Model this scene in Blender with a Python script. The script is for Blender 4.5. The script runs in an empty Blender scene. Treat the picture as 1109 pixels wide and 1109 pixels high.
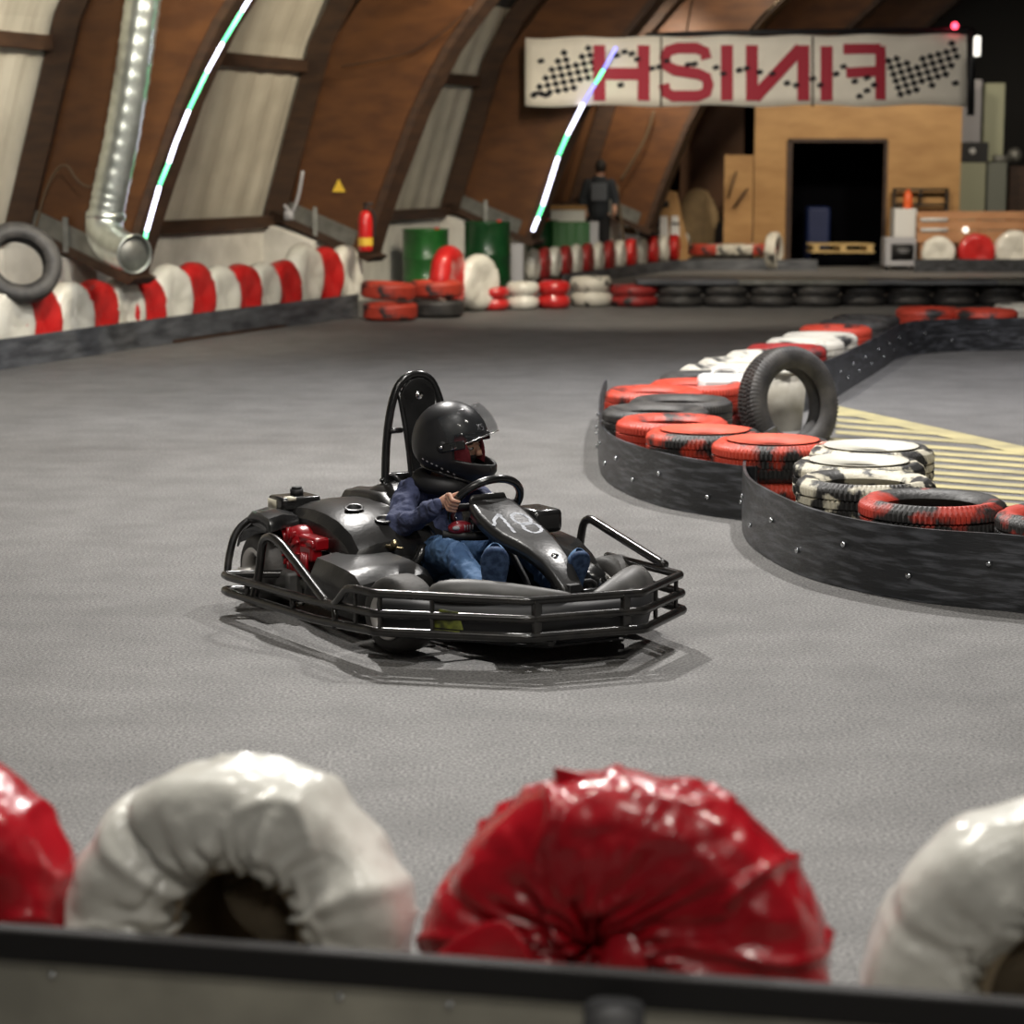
import bpy, bmesh, math, random
from mathutils import Vector, Matrix, noise, Euler
random.seed(7)
SC = bpy.context.scene; COL = SC.collection
PI = math.pi
# ------------------------------------------------------------------ survey: turns a sighted direction into a point on a known plane
F = 2400.0; H = 1.7; PT = math.atan((554.5-177)/F); CP, SP = math.cos(PT), math.sin(PT)
def ray(u, v):
    a = (u-554.5)/F; b = (554.5-v)/F
    return (a, CP+b*SP, -SP+b*CP)
def atz(u, v, z=0.0):
    r = ray(u, v); t = (z-H)/r[2]; return Vector((r[0]*t, r[1]*t, z))
def aty(u, v, y):
    r = ray(u, v); t = y/r[1]; return Vector((r[0]*t, y, H+r[2]*t))
# ------------------------------------------------------------------ materials
def mat(name, col, rough=.5, metal=0.0, **k):
    m = bpy.data.materials.new(name); m.use_nodes = True
    nt = m.node_tree; b = nt.nodes['Principled BSDF']
    b.inputs['Base Color'].default_value = (*col, 1); b.inputs['Roughness'].default_value = rough
    b.inputs['Metallic'].default_value = metal
    if 'coat' in k: b.inputs['Coat Weight'].default_value = k['coat']; b.inputs['Coat Roughness'].default_value = k.get('crough', .08)
    if 'trans' in k: b.inputs['Transmission Weight'].default_value = k['trans']
    if 'alpha' in k: b.inputs['Alpha'].default_value = k['alpha']
    if 'emit' in k: b.inputs['Emission Color'].default_value = (*k['emit'], 1); b.inputs['Emission Strength'].default_value = k['es']
    return m
def coords(nt, kind='Object', scale=(1,1,1)):
    tc = nt.nodes.new('ShaderNodeTexCoord'); mp = nt.nodes.new('ShaderNodeMapping')
    mp.inputs['Scale'].default_value = scale
    nt.links.new(tc.outputs[kind], mp.inputs['Vector']); return mp.outputs['Vector']
def noisy(name, c1, c2, scale=5, rough=.5, metal=0.0, detail=6, lo=.35, hi=.65, stretch=(1,1,1), bump=0.0, bscale=None, kind='Object', **k):
    m = mat(name, c1, rough, metal, **k); nt = m.node_tree; b = nt.nodes['Principled BSDF']
    v = coords(nt, kind, stretch)
    n = nt.nodes.new('ShaderNodeTexNoise'); n.inputs['Scale'].default_value = scale; n.inputs['Detail'].default_value = detail
    nt.links.new(v, n.inputs['Vector'])
    r = nt.nodes.new('ShaderNodeValToRGB'); e = r.color_ramp.elements
    e[0].position = lo; e[0].color = (*c1, 1); e[1].position = hi; e[1].color = (*c2, 1)
    nt.links.new(n.outputs['Fac'], r.inputs['Fac']); nt.links.new(r.outputs['Color'], b.inputs['Base Color'])
    if bump:
        n2 = nt.nodes.new('ShaderNodeTexNoise'); n2.inputs['Scale'].default_value = bscale or scale; n2.inputs['Detail'].default_value = 4
        nt.links.new(v, n2.inputs['Vector'])
        bp = nt.nodes.new('ShaderNodeBump'); bp.inputs['Strength'].default_value = bump; bp.inputs['Distance'].default_value = .02
        nt.links.new(n2.outputs['Fac'], bp.inputs['Height']); nt.links.new(bp.outputs['Normal'], b.inputs['Normal'])
    return m
M = {}
M['rubber'] = noisy('rubber', (.022,.021,.021), (.06,.056,.052), 9, .55, bump=.15, bscale=60)
M['rubber_kart'] = noisy('kart_rubber', (.025,.024,.023), (.07,.065,.06), 7, .62, bump=.1, bscale=80)
def painted(name, paint, lo, hi, scale=6):
    return noisy(name, (.028,.027,.026), paint, scale, .5, lo=lo, hi=hi, detail=8, bump=.2, bscale=50)
M['tyre_white'] = painted('white_painted_rubber', (.62,.58,.46), .49, .56, 9)
M['tyre_red'] = painted('red_painted_rubber', (.55,.06,.03), .50, .58, 5)
M['tyre_redfew'] = painted('black_rubber_with_red_paint', (.50,.05,.03), .545, .61, 4)
M['tyre_redfull'] = painted('red_painted_rubber_thick', (.50,.055,.03), .36, .46, 5)
M['tyre_whitefull'] = painted('white_painted_rubber_thick', (.58,.55,.47), .36, .45, 5)
M['tyre_darkred'] = painted('dark_red_painted_rubber', (.30,.025,.022), .36, .5)
M['belt'] = noisy('belt_rubber', (.015,.016,.018), (.12,.125,.14), 6, .42, lo=.46, hi=.80, stretch=(1,1,7), detail=9, bump=.25, bscale=22, coat=.15, crough=.4)  # streaks in the rubber, lightened to paint in highlights
M['belt_dusty'] = noisy('dusty_belt_rubber', (.04,.042,.048), (.115,.12,.13), 3, .55, stretch=(1,1,5), detail=5)
M['belt_edge'] = mat('belt_edge', (.006,.005,.005), .7)
M['liner'] = noisy('brown_inner_liner', (.28,.22,.15), (.50,.40,.27), 5, .7)
M['board'] = noisy('grimy_barrier_board', (.24,.23,.19), (.40,.38,.31), 4, .6, detail=4)
M['bolt'] = mat('bolt_metal', (.6,.62,.64), .25, 1)
M['red_foil'] = noisy('red_foil', (.30,.004,.010), (.40,.008,.016), 6, .27, coat=.5, crough=.12, bump=.25, bscale=22)
M['white_foil'] = noisy('white_foil', (.58,.575,.53), (.72,.71,.66), 5, .34, coat=.4, crough=.15, bump=.25, bscale=18)
M['red_wrap'] = noisy('red_wrap', (.46,.012,.012), (.62,.03,.028), 5, .35, coat=.3, bump=.3, bscale=12)
M['white_wrap'] = noisy('white_wrap', (.62,.60,.52), (.80,.78,.70), 4, .38, coat=.3, bump=.3, bscale=12)
M['darkred_wrap'] = noisy('dark_red_wrap', (.26,.02,.02), (.38,.03,.03), 5, .4, bump=.2, bscale=12)
M['kart_black'] = noisy('kart_black_plastic', (.010,.010,.010), (.017,.017,.017), 12, .24, coat=.35, crough=.2, bump=.03, bscale=60)
M['kart_satin'] = noisy('kart_satin_plastic', (.012,.012,.012), (.022,.021,.02), 10, .30, bump=.05, bscale=60)
M['kart_grey'] = noisy('scuffed_grey_plastic', (.045,.044,.042), (.085,.082,.078), 12, .5)
M['frame_black'] = noisy('black_powder_coated_tube', (.008,.008,.008), (.022,.020,.018), 18, .25, coat=.3, crough=.2)
M['black'] = mat('matt_black', (.008,.008,.009), .6)
M['dark'] = mat('doorway_shade_black', (.003,.003,.004), 1); M['dark'].node_tree.nodes['Principled BSDF'].inputs['Specular IOR Level'].default_value = 0  # near-black without sheen, doorway shade put into the colour
M['chrome'] = mat('chrome', (.75,.75,.75), .2, 1)
M['rim'] = mat('cast_rim', (.52,.50,.48), .38, .6)
M['engine_red'] = mat('engine_red', (.26,.004,.008), .3, coat=.4)
M['brass'] = mat('brass', (.6,.5,.3), .3, 1)
M['cream'] = mat('cream_label', (.62,.58,.46), .5)
M['helmet'] = noisy('helmet_matt_black', (.012,.012,.013), (.02,.02,.021), 6, .38)
M['lining'] = mat('red_helmet_lining', (.13,.008,.014), .85)
M['visor'] = mat('clear_visor', (.05,.055,.06), .08, 0, alpha=.20)
M['skin'] = noisy('skin', (.52,.29,.20), (.60,.35,.25), 8, .5)
M['skin'].node_tree.nodes['Principled BSDF'].inputs['Subsurface Weight'].default_value = .08
M['hoodie'] = noisy('navy_hoodie', (.035,.043,.095), (.065,.078,.155), 9, .85, bump=1, bscale=16)
M['jeans'] = noisy('blue_jeans', (.022,.06,.15), (.11,.21,.38), 8, .8, lo=.3, hi=.72, bump=.4, bscale=18)
M['sole'] = noisy('blue_shoe_sole', (.02,.045,.11), (.07,.125,.25), 38, .75, lo=.42, hi=.6)
M['chalk'] = noisy('chalk', (.26,.27,.30), (.48,.50,.54), 30, .9, lo=.3, hi=.5)
M['grey_text'] = mat('grey_print', (.28,.28,.30), .6)
M['logo_red'] = mat('logo_red', (.20,.01,.018), .4)
M['concrete'] = noisy('painted_concrete', (.52,.50,.45), (.68,.66,.60), 3, .85, detail=8)
M['cladding'] = noisy('beige_cladding', (.40,.37,.30), (.52,.485,.40), 2, .6)
M['wood_rib'] = noisy('plywood_rib', (.066,.023,.006), (.108,.040,.010), 2.2, .55, stretch=(1,1,3), detail=8)
M['wood_dark'] = noisy('dark_timber', (.03,.014,.007), (.055,.026,.012), 3, .6, stretch=(1,1,4))
M['ply'] = noisy('booth_plywood', (.34,.18,.06), (.44,.25,.09), 1.6, .6, stretch=(1,1,3), detail=8)
M['ply_brown'] = noisy('brown_plywood', (.12,.05,.018), (.18,.08,.03), 1.6, .6, detail=8)
M['pine'] = noisy('pine_planks', (.42,.20,.09), (.52,.27,.13), 3, .6, stretch=(1,1,6))
M['pallet'] = noisy('pallet_wood', (.5,.34,.13), (.6,.42,.18), 3, .7)
M['steel'] = noisy('weathered_steel', (.14,.14,.125), (.22,.22,.20), 6, .5, .5)
M['galv'] = noisy('galvanised_steel', (.50,.54,.50), (.66,.70,.66), 8, .32, .9)
M['green'] = noisy('green_drum_paint', (.012,.085,.016), (.02,.13,.025), 6, .35, coat=.3)
M['green_dark'] = noisy('dark_green_drum_paint', (.006,.04,.012), (.01,.06,.018), 6, .3, coat=.3)
M['green_box'] = mat('green_container_paint', (.03,.12,.035), .4)
M['banner'] = noisy('banner_cloth', (.70,.65,.55), (.78,.73,.62), 3, .8)
M['banner_red'] = mat('banner_red', (.34,.012,.03), .7)
M['banner_black'] = mat('banner_black', (.012,.012,.014), .7)
M['orange_paint'] = noisy('orange_red_paint', (.55,.07,.035), (.64,.10,.05), 8, .6)
M['ext_red'] = mat('extinguisher_red', (.55,.015,.015), .3, coat=.4)
M['yellow'] = mat('yellow_label', (.75,.5,.05), .5)
M['orange'] = mat('orange_plastic', (.8,.13,.03), .4)
M['white'] = mat('white_paint', (.68,.68,.66), .5)
M['grey'] = mat('light_grey_paint', (.38,.38,.40), .5)
M['blue'] = mat('blue_plastic', (.02,.045,.22), .4)
M['curtain'] = mat('grey_sheet', (.34,.33,.34), .7)
M['tower_green'] = mat('pale_green_board', (.34,.35,.24), .7)
M['tower_grey'] = mat('grey_green_board', (.14,.15,.125), .7)
M['tarp'] = noisy('tan_tarp', (.22,.15,.075), (.32,.22,.11), 4, .8)
M['ceiling'] = mat('ceiling_dark', (.02,.019,.018), .8)
M['ledw'] = mat('led_white', (.8,.8,.9), .5, emit=(.78,.78,1.0), es=5.5)
M['ledg'] = mat('led_green', (.2,.8,.4), .5, emit=(.12,.85,.35), es=3.2)
M['ledb'] = mat('led_dimmed_violet', (.4,.4,.9), .5, emit=(.30,.30,1.0), es=1.5)  # dim violet glow put into the strip, as if seen through cloth
M['ledr'] = mat('led_red', (.9,.1,.1), .5, emit=(1,.05,.1), es=6)
M['lampw'] = mat('lamp_white', (.9,.9,.85), .5, emit=(1,.95,.85), es=1.5)
M['shirt'] = mat('dark_jacket', (.014,.018,.024), .8)
M['patch'] = mat('grey_back_print', (.10,.11,.13), .8)
M['trouser'] = mat('black_trousers', (.008,.008,.01), .85)
M['hair'] = mat('dark_hair', (.012,.008,.006), .7)
M['eye'] = mat('eye_dark', (.015,.01,.008), .3)
M['cable'] = mat('tan_cable', (.10,.065,.035), .6)
# asphalt floor
def floor_mat():
    m = mat('asphalt', (.2,.2,.2), .62); nt = m.node_tree; b = nt.nodes['Principled BSDF']
    v = coords(nt)
    def N(s, d, st=None):
        n = nt.nodes.new('ShaderNodeTexNoise'); n.inputs['Scale'].default_value = s; n.inputs['Detail'].default_value = d
        if st:
            mp = nt.nodes.new('ShaderNodeMapping'); mp.inputs['Scale'].default_value = st; mp.inputs['Rotation'].default_value = (0,0,.35)
            nt.links.new(v, mp.inputs['Vector']); nt.links.new(mp.outputs['Vector'], n.inputs['Vector'])
        else: nt.links.new(v, n.inputs['Vector'])
        return n.outputs['Fac']
    def ramp(fac, c1, c2, lo, hi):
        r = nt.nodes.new('ShaderNodeValToRGB'); e = r.color_ramp.elements
        e[0].position = lo; e[0].color = (*c1, 1); e[1].position = hi; e[1].color = (*c2, 1)
        nt.links.new(fac, r.inputs['Fac']); return r.outputs['Color']
    def mul(a, bb, f=1):
        x = nt.nodes.new('ShaderNodeMix'); x.data_type = 'RGBA'; x.blend_type = 'MULTIPLY'; x.inputs[0].default_value = f
        nt.links.new(a, x.inputs[6]); nt.links.new(bb, x.inputs[7]); return x.outputs[2]
    base = ramp(N(.55, 5), (.128,.125,.121), (.166,.162,.157), .3, .7)
    grain = ramp(N(95, 6), (.42,.42,.42), (1.6,1.6,1.6), .34, .68)
    mid = ramp(N(3.5, 8), (.86,.86,.86), (1.06,1.06,1.06), .35, .6)
    streak = ramp(N(1.3, 5, (.35, 3.2, 1)), (.93,.93,.93), (1.01,1.01,1.01), .30, .6)
    c = mul(mul(mul(base, grain), mid), streak)
    nt.links.new(c, b.inputs['Base Color'])
    n2 = nt.nodes.new('ShaderNodeTexNoise'); n2.inputs['Scale'].default_value = 170; n2.inputs['Detail'].default_value = 2
    nt.links.new(v, n2.inputs['Vector'])
    bp = nt.nodes.new('ShaderNodeBump'); bp.inputs['Strength'].default_value = .35; bp.inputs['Distance'].default_value = .006
    nt.links.new(n2.outputs['Fac'], bp.inputs['Height']); nt.links.new(bp.outputs['Normal'], b.inputs['Normal'])
    b.inputs['Specular IOR Level'].default_value = .45
    return m
M['floor'] = floor_mat()
# ------------------------------------------------------------------ mesh builder
class MB:
    def __init__(s): s.v = []; s.f = []; s.m = []; s.mi = 0
    def add(s, vs, fs):
        o = len(s.v); s.v += [tuple(p) for p in vs]
        for f in fs: s.f.append([i+o for i in f]); s.m.append(s.mi)
        return s
    def box(s, c, d, rot=None):
        M3 = rot if rot is not None else Matrix.Identity(3)
        vs = []
        for x in (-.5,.5):
            for y in (-.5,.5):
                for z in (-.5,.5): vs.append(Vector(c)+M3@Vector((x*d[0], y*d[1], z*d[2])))
        return s.add(vs, [(0,1,3,2),(4,6,7,5),(0,4,5,1),(2,3,7,6),(0,2,6,4),(1,5,7,3)])
    def span(s, a, b): 
        return s.box([(a[i]+b[i])/2 for i in range(3)], [abs(b[i]-a[i]) for i in range(3)])
    def tube(s, pts, r, n=10, closed=False, cap=True, smooth=0):
        pts = [Vector(p) for p in pts]
        for _ in range(smooth):
            q = [] if closed else [pts[0]]
            k = len(pts)
            for i in range(k if closed else k-1):
                a, b = pts[i], pts[(i+1) % k]; q += [a*.75+b*.25, a*.25+b*.75]
            if not closed: q.append(pts[-1])
            pts = q
        k = len(pts); rs = r if isinstance(r, (list, tuple)) else [r]*k
        if len(rs) != k: rs = [rs[min(len(rs)-1, int(i*len(rs)/k))] for i in range(k)]
        tan = []
        for i in range(k):
            if closed: t = pts[(i+1) % k]-pts[i-1]
            else: t = pts[min(i+1, k-1)]-pts[max(i-1, 0)]
            tan.append(t.normalized())
        up = Vector((0,0,1)) if abs(tan[0].z) < .9 else Vector((1,0,0))
        nrm = (up-tan[0]*up.dot(tan[0])).normalized(); vs = []
        for i in range(k):
            nrm = (nrm-tan[i]*nrm.dot(tan[i])).normalized(); bn = tan[i].cross(nrm)
            for j in range(n):
                a = 2*PI*j/n; vs.append(pts[i]+(nrm*math.cos(a)+bn*math.sin(a))*rs[i])
        fs = []
        for i in range(k if closed else k-1):
            for j in range(n):
                a = i*n+j; b = i*n+(j+1) % n; c = ((i+1) % k)*n+(j+1) % n; d = ((i+1) % k)*n+j
                fs.append((a,b,c,d))
        if not closed and cap: fs += [tuple(range(n))[::-1], tuple((k-1)*n+j for j in range(n))]
        return s.add(vs, fs)
    def cyl(s, a, b, r, n=20, r2=None):
        return s.tube([a, b], [r, r if r2 is None else r2], n)
    def lathe(s, prof, n=48, axis='z', c=(0,0,0), closed=False, disp=None):
        vs = []; k = len(prof)
        for j in range(n):
            a = 2*PI*j/n
            for i, (r, h) in enumerate(prof):
                if disp: r, h = disp(r, h, a, i)
                x, y = r*math.cos(a), r*math.sin(a)
                p = {'z': (x, y, h), 'x': (h, x, y), 'y': (x, h, y)}[axis]
                vs.append((p[0]+c[0], p[1]+c[1], p[2]+c[2]))
        fs = []
        for j in range(n):
            for i in range(k if closed else k-1):
                a = j*k+i; b = j*k+(i+1) % k; c2 = ((j+1) % n)*k+(i+1) % k; d = ((j+1) % n)*k+i
                fs.append((a,d,c2,b))
        return s.add(vs, fs)
    def prism(s, poly, d):   # poly: list of 3D points, extruded along vector d
        poly = [Vector(p) for p in poly]; d = Vector(d); n = len(poly)
        return s.add(poly+[p+d for p in poly], [tuple(range(n))[::-1], tuple(range(n, 2*n))]+[(i, (i+1) % n, (i+1) % n+n, i+n) for i in range(n)])
    def grid(s, rows, closed=False):
        r = len(rows); c = len(rows[0]); vs = [p for row in rows for p in row]; fs = []
        for i in range(r-1):
            for j in range(c if closed else c-1):
                fs.append((i*c+j, i*c+(j+1) % c, (i+1)*c+(j+1) % c, (i+1)*c+j))
        return s.add(vs, fs)
    def ball(s, c, r, n=16, m=10, rot=None):
        rr = r if isinstance(r, (list, tuple)) else (r, r, r); R = rot or Matrix.Identity(3)
        rows = []
        for i in range(m+1):
            th = PI*i/m; th = min(max(th, .02), PI-.02)
            rows.append([Vector(c)+R@Vector((rr[0]*math.sin(th)*math.cos(2*PI*j/n), rr[1]*math.sin(th)*math.sin(2*PI*j/n), rr[2]*math.cos(th))) for j in range(n)])
        s.grid(rows, True); o = len(s.v)-n*(m+1)
        s.f += [[o+j for j in range(n)], [o+n*m+j for j in range(n)][::-1]]; s.m += [s.mi]*2
        return s
    def build(s, name, m, parent=None, smooth=True, bevel=0, sub=0, solid=0, remesh=0, loc=None, rot=None, ang=None, relax=0):
        me = bpy.data.meshes.new(name); me.from_pydata(s.v, [], s.f)
        ms = m if isinstance(m, (list, tuple)) else [m]
        for x in ms: me.materials.append(x)
        for p, i in zip(me.polygons, s.m): p.material_index = min(i, len(ms)-1)
        bm = bmesh.new(); bm.from_mesh(me); bmesh.ops.recalc_face_normals(bm, faces=bm.faces)
        if ang is not None or bevel:
            lim = math.radians(ang if ang is not None else 40)
            for e in bm.edges:
                if len(e.link_faces) == 2 and e.calc_face_angle(0) > lim: e.smooth = False
        for f in bm.faces: f.smooth = smooth
        bm.to_mesh(me); bm.free()
        o = bpy.data.objects.new(name, me); COL.objects.link(o)
        if parent: o.parent = parent
        if loc is not None: o.location = loc
        if rot is not None: o.rotation_euler = rot
        if remesh:
            d = o.modifiers.new('r', 'REMESH'); d.mode = 'VOXEL'; d.voxel_size = remesh; d.use_smooth_shade = True
            d = o.modifiers.new('s', 'SMOOTH'); d.iterations = relax or 4; d.factor = .5
        if solid: d = o.modifiers.new('so', 'SOLIDIFY'); d.thickness = solid; d.offset = 0
        if bevel: d = o.modifiers.new('b', 'BEVEL'); d.width = bevel; d.segments = 2; d.limit_method = 'ANGLE'
        if sub: d = o.modifiers.new('u', 'SUBSURF'); d.levels = sub; d.render_levels = sub
        return o
def tag(o, label, cat, group=None, kind=None):
    o['label'] = label; o['category'] = cat
    if group: o['group'] = group
    if kind: o['kind'] = kind
    return o
def struct(o): o['kind'] = 'structure'; return o
def empty(name, loc, rz=0, rot=None):
    o = bpy.data.objects.new(name, None); COL.objects.link(o); o.location = loc; o.rotation_euler = rot or (0,0,rz); o.empty_display_size = .1
    return o
def copy_tree(o, parent=None):
    kids = list(o.children)
    c = o.copy(); COL.objects.link(c); c.parent = parent
    for ch in kids: copy_tree(ch, c)
    return c
ORD = ['first','second','third','fourth','fifth','sixth','seventh','eighth','ninth','tenth','eleventh','twelfth','thirteenth','fourteenth','fifteenth','sixteenth','seventeenth','eighteenth','nineteenth','twentieth']
# ------------------------------------------------------------------ the hall frame (s along the hall, t into the hall, z up)
_l = math.hypot(2.55, 6.52); AX = Vector((2.55/_l, 6.52/_l, 0)); BX = Vector((AX.y, -AX.x, 0)); HO = Vector((-3.46, 20.5, 0))
def hw(s, t, z): return HO+AX*s+BX*t+Vector((0,0,z))
def ribp(u, v, s):
    r = Vector(ray(u, v)); k = (AX.dot(HO)+s)/AX.dot(r); return r*k+Vector((0,0,H))
BAY = 5.15
# floor
f = MB(); f.add([(-14,-2,0),(30,-2,0),(30,52,0),(-14,52,0)], [(0,1,2,3)]); struct(f.build('floor', M['floor'], smooth=False))
# wall skin: slanting cladding from plinth up to ridge, per-bay colours in one continuous wall
skin = [(-1.36,.95),(-1.0,2.1),(-.72,3.0),(-.38,3.75),(.6,5.0),(2.4,6.4),(5,7.4),(9,8.1)]
def skinmesh(s0, s1, name, m, part):
    b = MB(); rows = []
    ns = max(2, int((s1-s0)/.11))
    for i in range(ns+1):
        s = s0+(s1-s0)*i/ns; d = .02 if i % 4 < 2 else 0
        rows.append([hw(s, t-d, z) for t, z in part])
    b.grid(rows); return struct(b.build(name, m, smooth=False, solid=.04))
skinmesh(-18, 3*BAY-1, 'wall_left', M['cladding'], skin[:4])
skinmesh(3*BAY-1, 30, 'wall_left_far', M['ply_brown'], skin[:4])
skinmesh(-18, 30, 'ceiling', M['ceiling'], skin[3:])
b = MB(); b.prism([hw(-18,9,8.1), hw(-18,26,4), hw(30,26,4), hw(30,9,8.1)], (0,0,.1)); struct(b.build('ceiling_right', M['ceiling'], smooth=False))
b = MB(); b.prism([hw(-18,26,0), hw(30,26,0), hw(30,26.2,0), hw(-18,26.2,0)], (0,0,4.2)); struct(b.build('wall_right', M['ceiling'], smooth=False))
b = MB(); b.prism([hw(28,-2,0), hw(28,26,0), hw(28.2,26,0), hw(28.2,-2,0)], (0,0,8.4)); struct(b.build('wall_back', M['ceiling'], smooth=False))
# concrete plinth
b = MB(); b.prism([hw(-18,-1.75,0), hw(-18,-1.22,0), hw(-18,-1.22,.98), hw(-18,-1.75,.98)], AX*48); struct(b.build('trim_concrete_plinth', M['concrete'], smooth=False))
# timber sill and purlins
def beam(name, s0, s1, t, z, w, h, m): 
    b = MB(); b.prism([hw(s0,t-w/2,z-h/2), hw(s0,t+w/2,z-h/2), hw(s0,t+w/2,z+h/2), hw(s0,t-w/2,z+h/2)], AX*(s1-s0)); return b.build(name, m, smooth=False, bevel=.01)
for z, t, nm in ((1.04,-1.2,'sill_beam'), (2.78,-.74,'purlin'), (4.05,-.12,'purlin')):
    o = struct(beam('trim_%d' % (20+int(z)), -14, 26, t, z, .12, .14, M['wood_dark']))
# ribs
inner = [(0,.68),(.09,.95),(.18,1.2),(.3,1.5),(.45,1.85),(.62,2.25),(.8,2.58),(1.0,2.92),(1.22,3.2),(1.48,3.5),(1.8,3.87),(2.5,4.5),(3.5,5.3),(5,6.1),(7,6.8),(9,7.1)]
outer = [(-1.2,1.12),(-1.1,1.4),(-1.02,1.65),(-.92,1.95),(-.80,2.23),(-.65,2.55),(-.50,2.85),(-.33,3.12),(-.12,3.4),(.12,3.68),(.42,4.0),(1.1,4.7),(2.2,5.6),(4.2,6.7),(6.6,7.35),(9,7.75)]
riblab = ['broad brown plywood arch rib behind the ventilation duct, nearest to the left','broad brown arch rib carrying the red fire extinguisher','dark brown arch rib behind the green drums and the banner left end','brown arch rib behind the standing person','brown arch rib between the trestle board and the plywood booth','brown arch rib above and behind the plywood booth','nearest arch rib cut off by the left edge']
for k, s in enumerate((0, BAY, 2*BAY, 3*BAY, 4*BAY, 5*BAY, -BAY)):
    root = empty('arch_rib', hw(s,-.6,0)); tag(root, riblab[k], 'roof rib', 'arched roof ribs along the left wall')
    def L(p): return p-hw(s,-.6,0)
    TH = .30; b = MB(); rows = []
    for (ti, zi), (to, zo) in zip(inner, outer):
        rows.append([L(hw(s-TH/2, ti, zi)), L(hw(s-TH/2, to, zo)), L(hw(s+TH/2, to, zo)), L(hw(s+TH/2, ti, zi))])
    b.grid(rows, True); n = len(b.v); b.add(rows[0], [(0,1,2,3)]); b.add(rows[-1], [(3,2,1,0)])
    b.build('web', M['wood_rib'], root, smooth=False)
    b = MB()                                    # flange along the inner edge
    fl = [( (ti), zi) for ti, zi in inner]
    rows = [[L(hw(s-TH/2-.03, ti-.05, zi+.03)), L(hw(s-TH/2-.03, ti+.02, zi-.01)), L(hw(s+TH/2+.03, ti+.02, zi-.01)), L(hw(s+TH/2+.03, ti-.05, zi+.03))] for ti, zi in fl]
    b.grid(rows, True); b.build('inner_flange', M['wood_dark'], root, smooth=False)
    b = MB(); rf = [(-1.27,1.08),(-.64,3.05),(-.30,3.65),(.7,4.75),(2.6,6.1)]
    rows = [[L(hw(s-.2, t-.02, z)), L(hw(s-.2, t+.24, z-.06)), L(hw(s+.12, t+.24, z-.06)), L(hw(s+.12, t-.02, z))] for t, z in rf]
    b.grid(rows, True); b.build('rafter', M['wood_dark'], root, smooth=False)
    # steel shoe
    b = MB(); b.prism([L(hw(s-TH/2-.05,-1.22,1.10)), L(hw(s-TH/2-.05,.03,.60)), L(hw(s-TH/2-.05,.10,.66)), L(hw(s-TH/2-.05,-1.18,1.18))], AX*(TH+.1))
    b.build('shoe_plate', M['wood_dark'], root, smooth=False)
    b = MB(); b.prism([L(hw(s-TH/2-.025,-1.05,1.10)), L(hw(s-TH/2-.025,-.18,.74)), L(hw(s-TH/2-.025,-.10,.94)), L(hw(s-TH/2-.025,-.97,1.28))], AX*.02)
    b.box(L(hw(s-TH/2-.04,-.62,1.05)), (.05,.05,.32)); b.build('steel_bracket', M['steel'], root, smooth=False)
    # concrete buttress under the foot
    b = MB(); b.prism([hw(s-.32,-1.3,0), hw(s-.32,-.62,0), hw(s-.32,-.62,.83), hw(s-.32,-1.3,1.05)], AX*.64)
    struct(b.build('trim_%d' % (k+1), M['concrete'], smooth=False, bevel=.01))
# small cables on ribs
def cable(name, pts, r, label, m='cable'):
    b = MB(); b.tube(pts, r, 6, smooth=2); return tag(b.build(name, M[m]), label, 'cable')
cable('cable', [ribp(38,250,-.3), ribp(50,200,-.3), ribp(70,172,-.3), ribp(85,200,-.3), ribp(108,205,-.3)], .012, 'thin pale cable looping across the nearest brown rib beside the duct')
cable('cable', [ribp(370,72,BAY-.3), ribp(430,62,BAY-.3), ribp(465,48,BAY-.3), ribp(510,8,BAY-.3)], .01, 'thin cable sagging across the rib with the fire extinguisher', 'wood_dark')
cable('cable', [ribp(708,120,3*BAY-.3), ribp(700,150,3*BAY-.3), ribp(672,196,3*BAY-.3)], .022, 'pale cable hanging behind the banner above the standing person')
cable('cable', [ribp(668,200,3*BAY-.3), ribp(672,235,3*BAY-.3), ribp(676,262,3*BAY-.3)], .022, 'thin cable hanging straight down right of the standing person')
cable('cable', [aty(860,-15,31), aty(828,15,31), aty(805,42,29.6)], .022, 'diagonal rope running up from the top of the banner')
cable('cable', [aty(742,42,29.6), aty(748,10,31), aty(752,-15,32)], .014, 'thin near-vertical rope above the mirrored letter S of the banner')
# LED strips
def led(name, pts, cols, label, r):
    b = MB()
    for i in range(len(pts)-1): b.mi = cols[i]; b.tube([pts[i], pts[i]*.04+pts[i+1]*.96], r, 8)
    return tag(b.build(name, [M['ledw'], M['ledg'], M['ledb']]), label, 'light strip')
p1 = [(154,272),(159,250),(173,200),(183,176),(190,155),(205,118),(224,78),(242,45),(262,12),(285,-25)]
led('led_strip', [ribp(u, v, -.28) for u, v in p1], [1,0,1,0,0,1,0,1,0], 'long white and green glowing light strip along the rib right of the duct', .018)
p2 = [(577,250),(583,235),(588,222),(605,168),(615,145),(632,112),(645,90),(654,75),(668,50)]
led('led_strip', [ribp(u, v, 2*BAY-(.3 if v > 115 else .55)) for u, v in p2], [0,1,0,1,0,2,1,2], 'white and green light strip over the banner, dimmed violet as if seen through it', .024)
b = MB(); b.ball(ribp(718,180,3*BAY+.6), .07, 10, 8, ); b.ball(ribp(716,184,3*BAY+.6), .06, 10, 8); tag(b.build('exit_lamp', mat('dim_green_glow', (.3,.6,.35), .5, emit=(.25,.5,.25), es=.6)), 'small dim green lamp on the rib above the trestle board', 'lamp')
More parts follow.
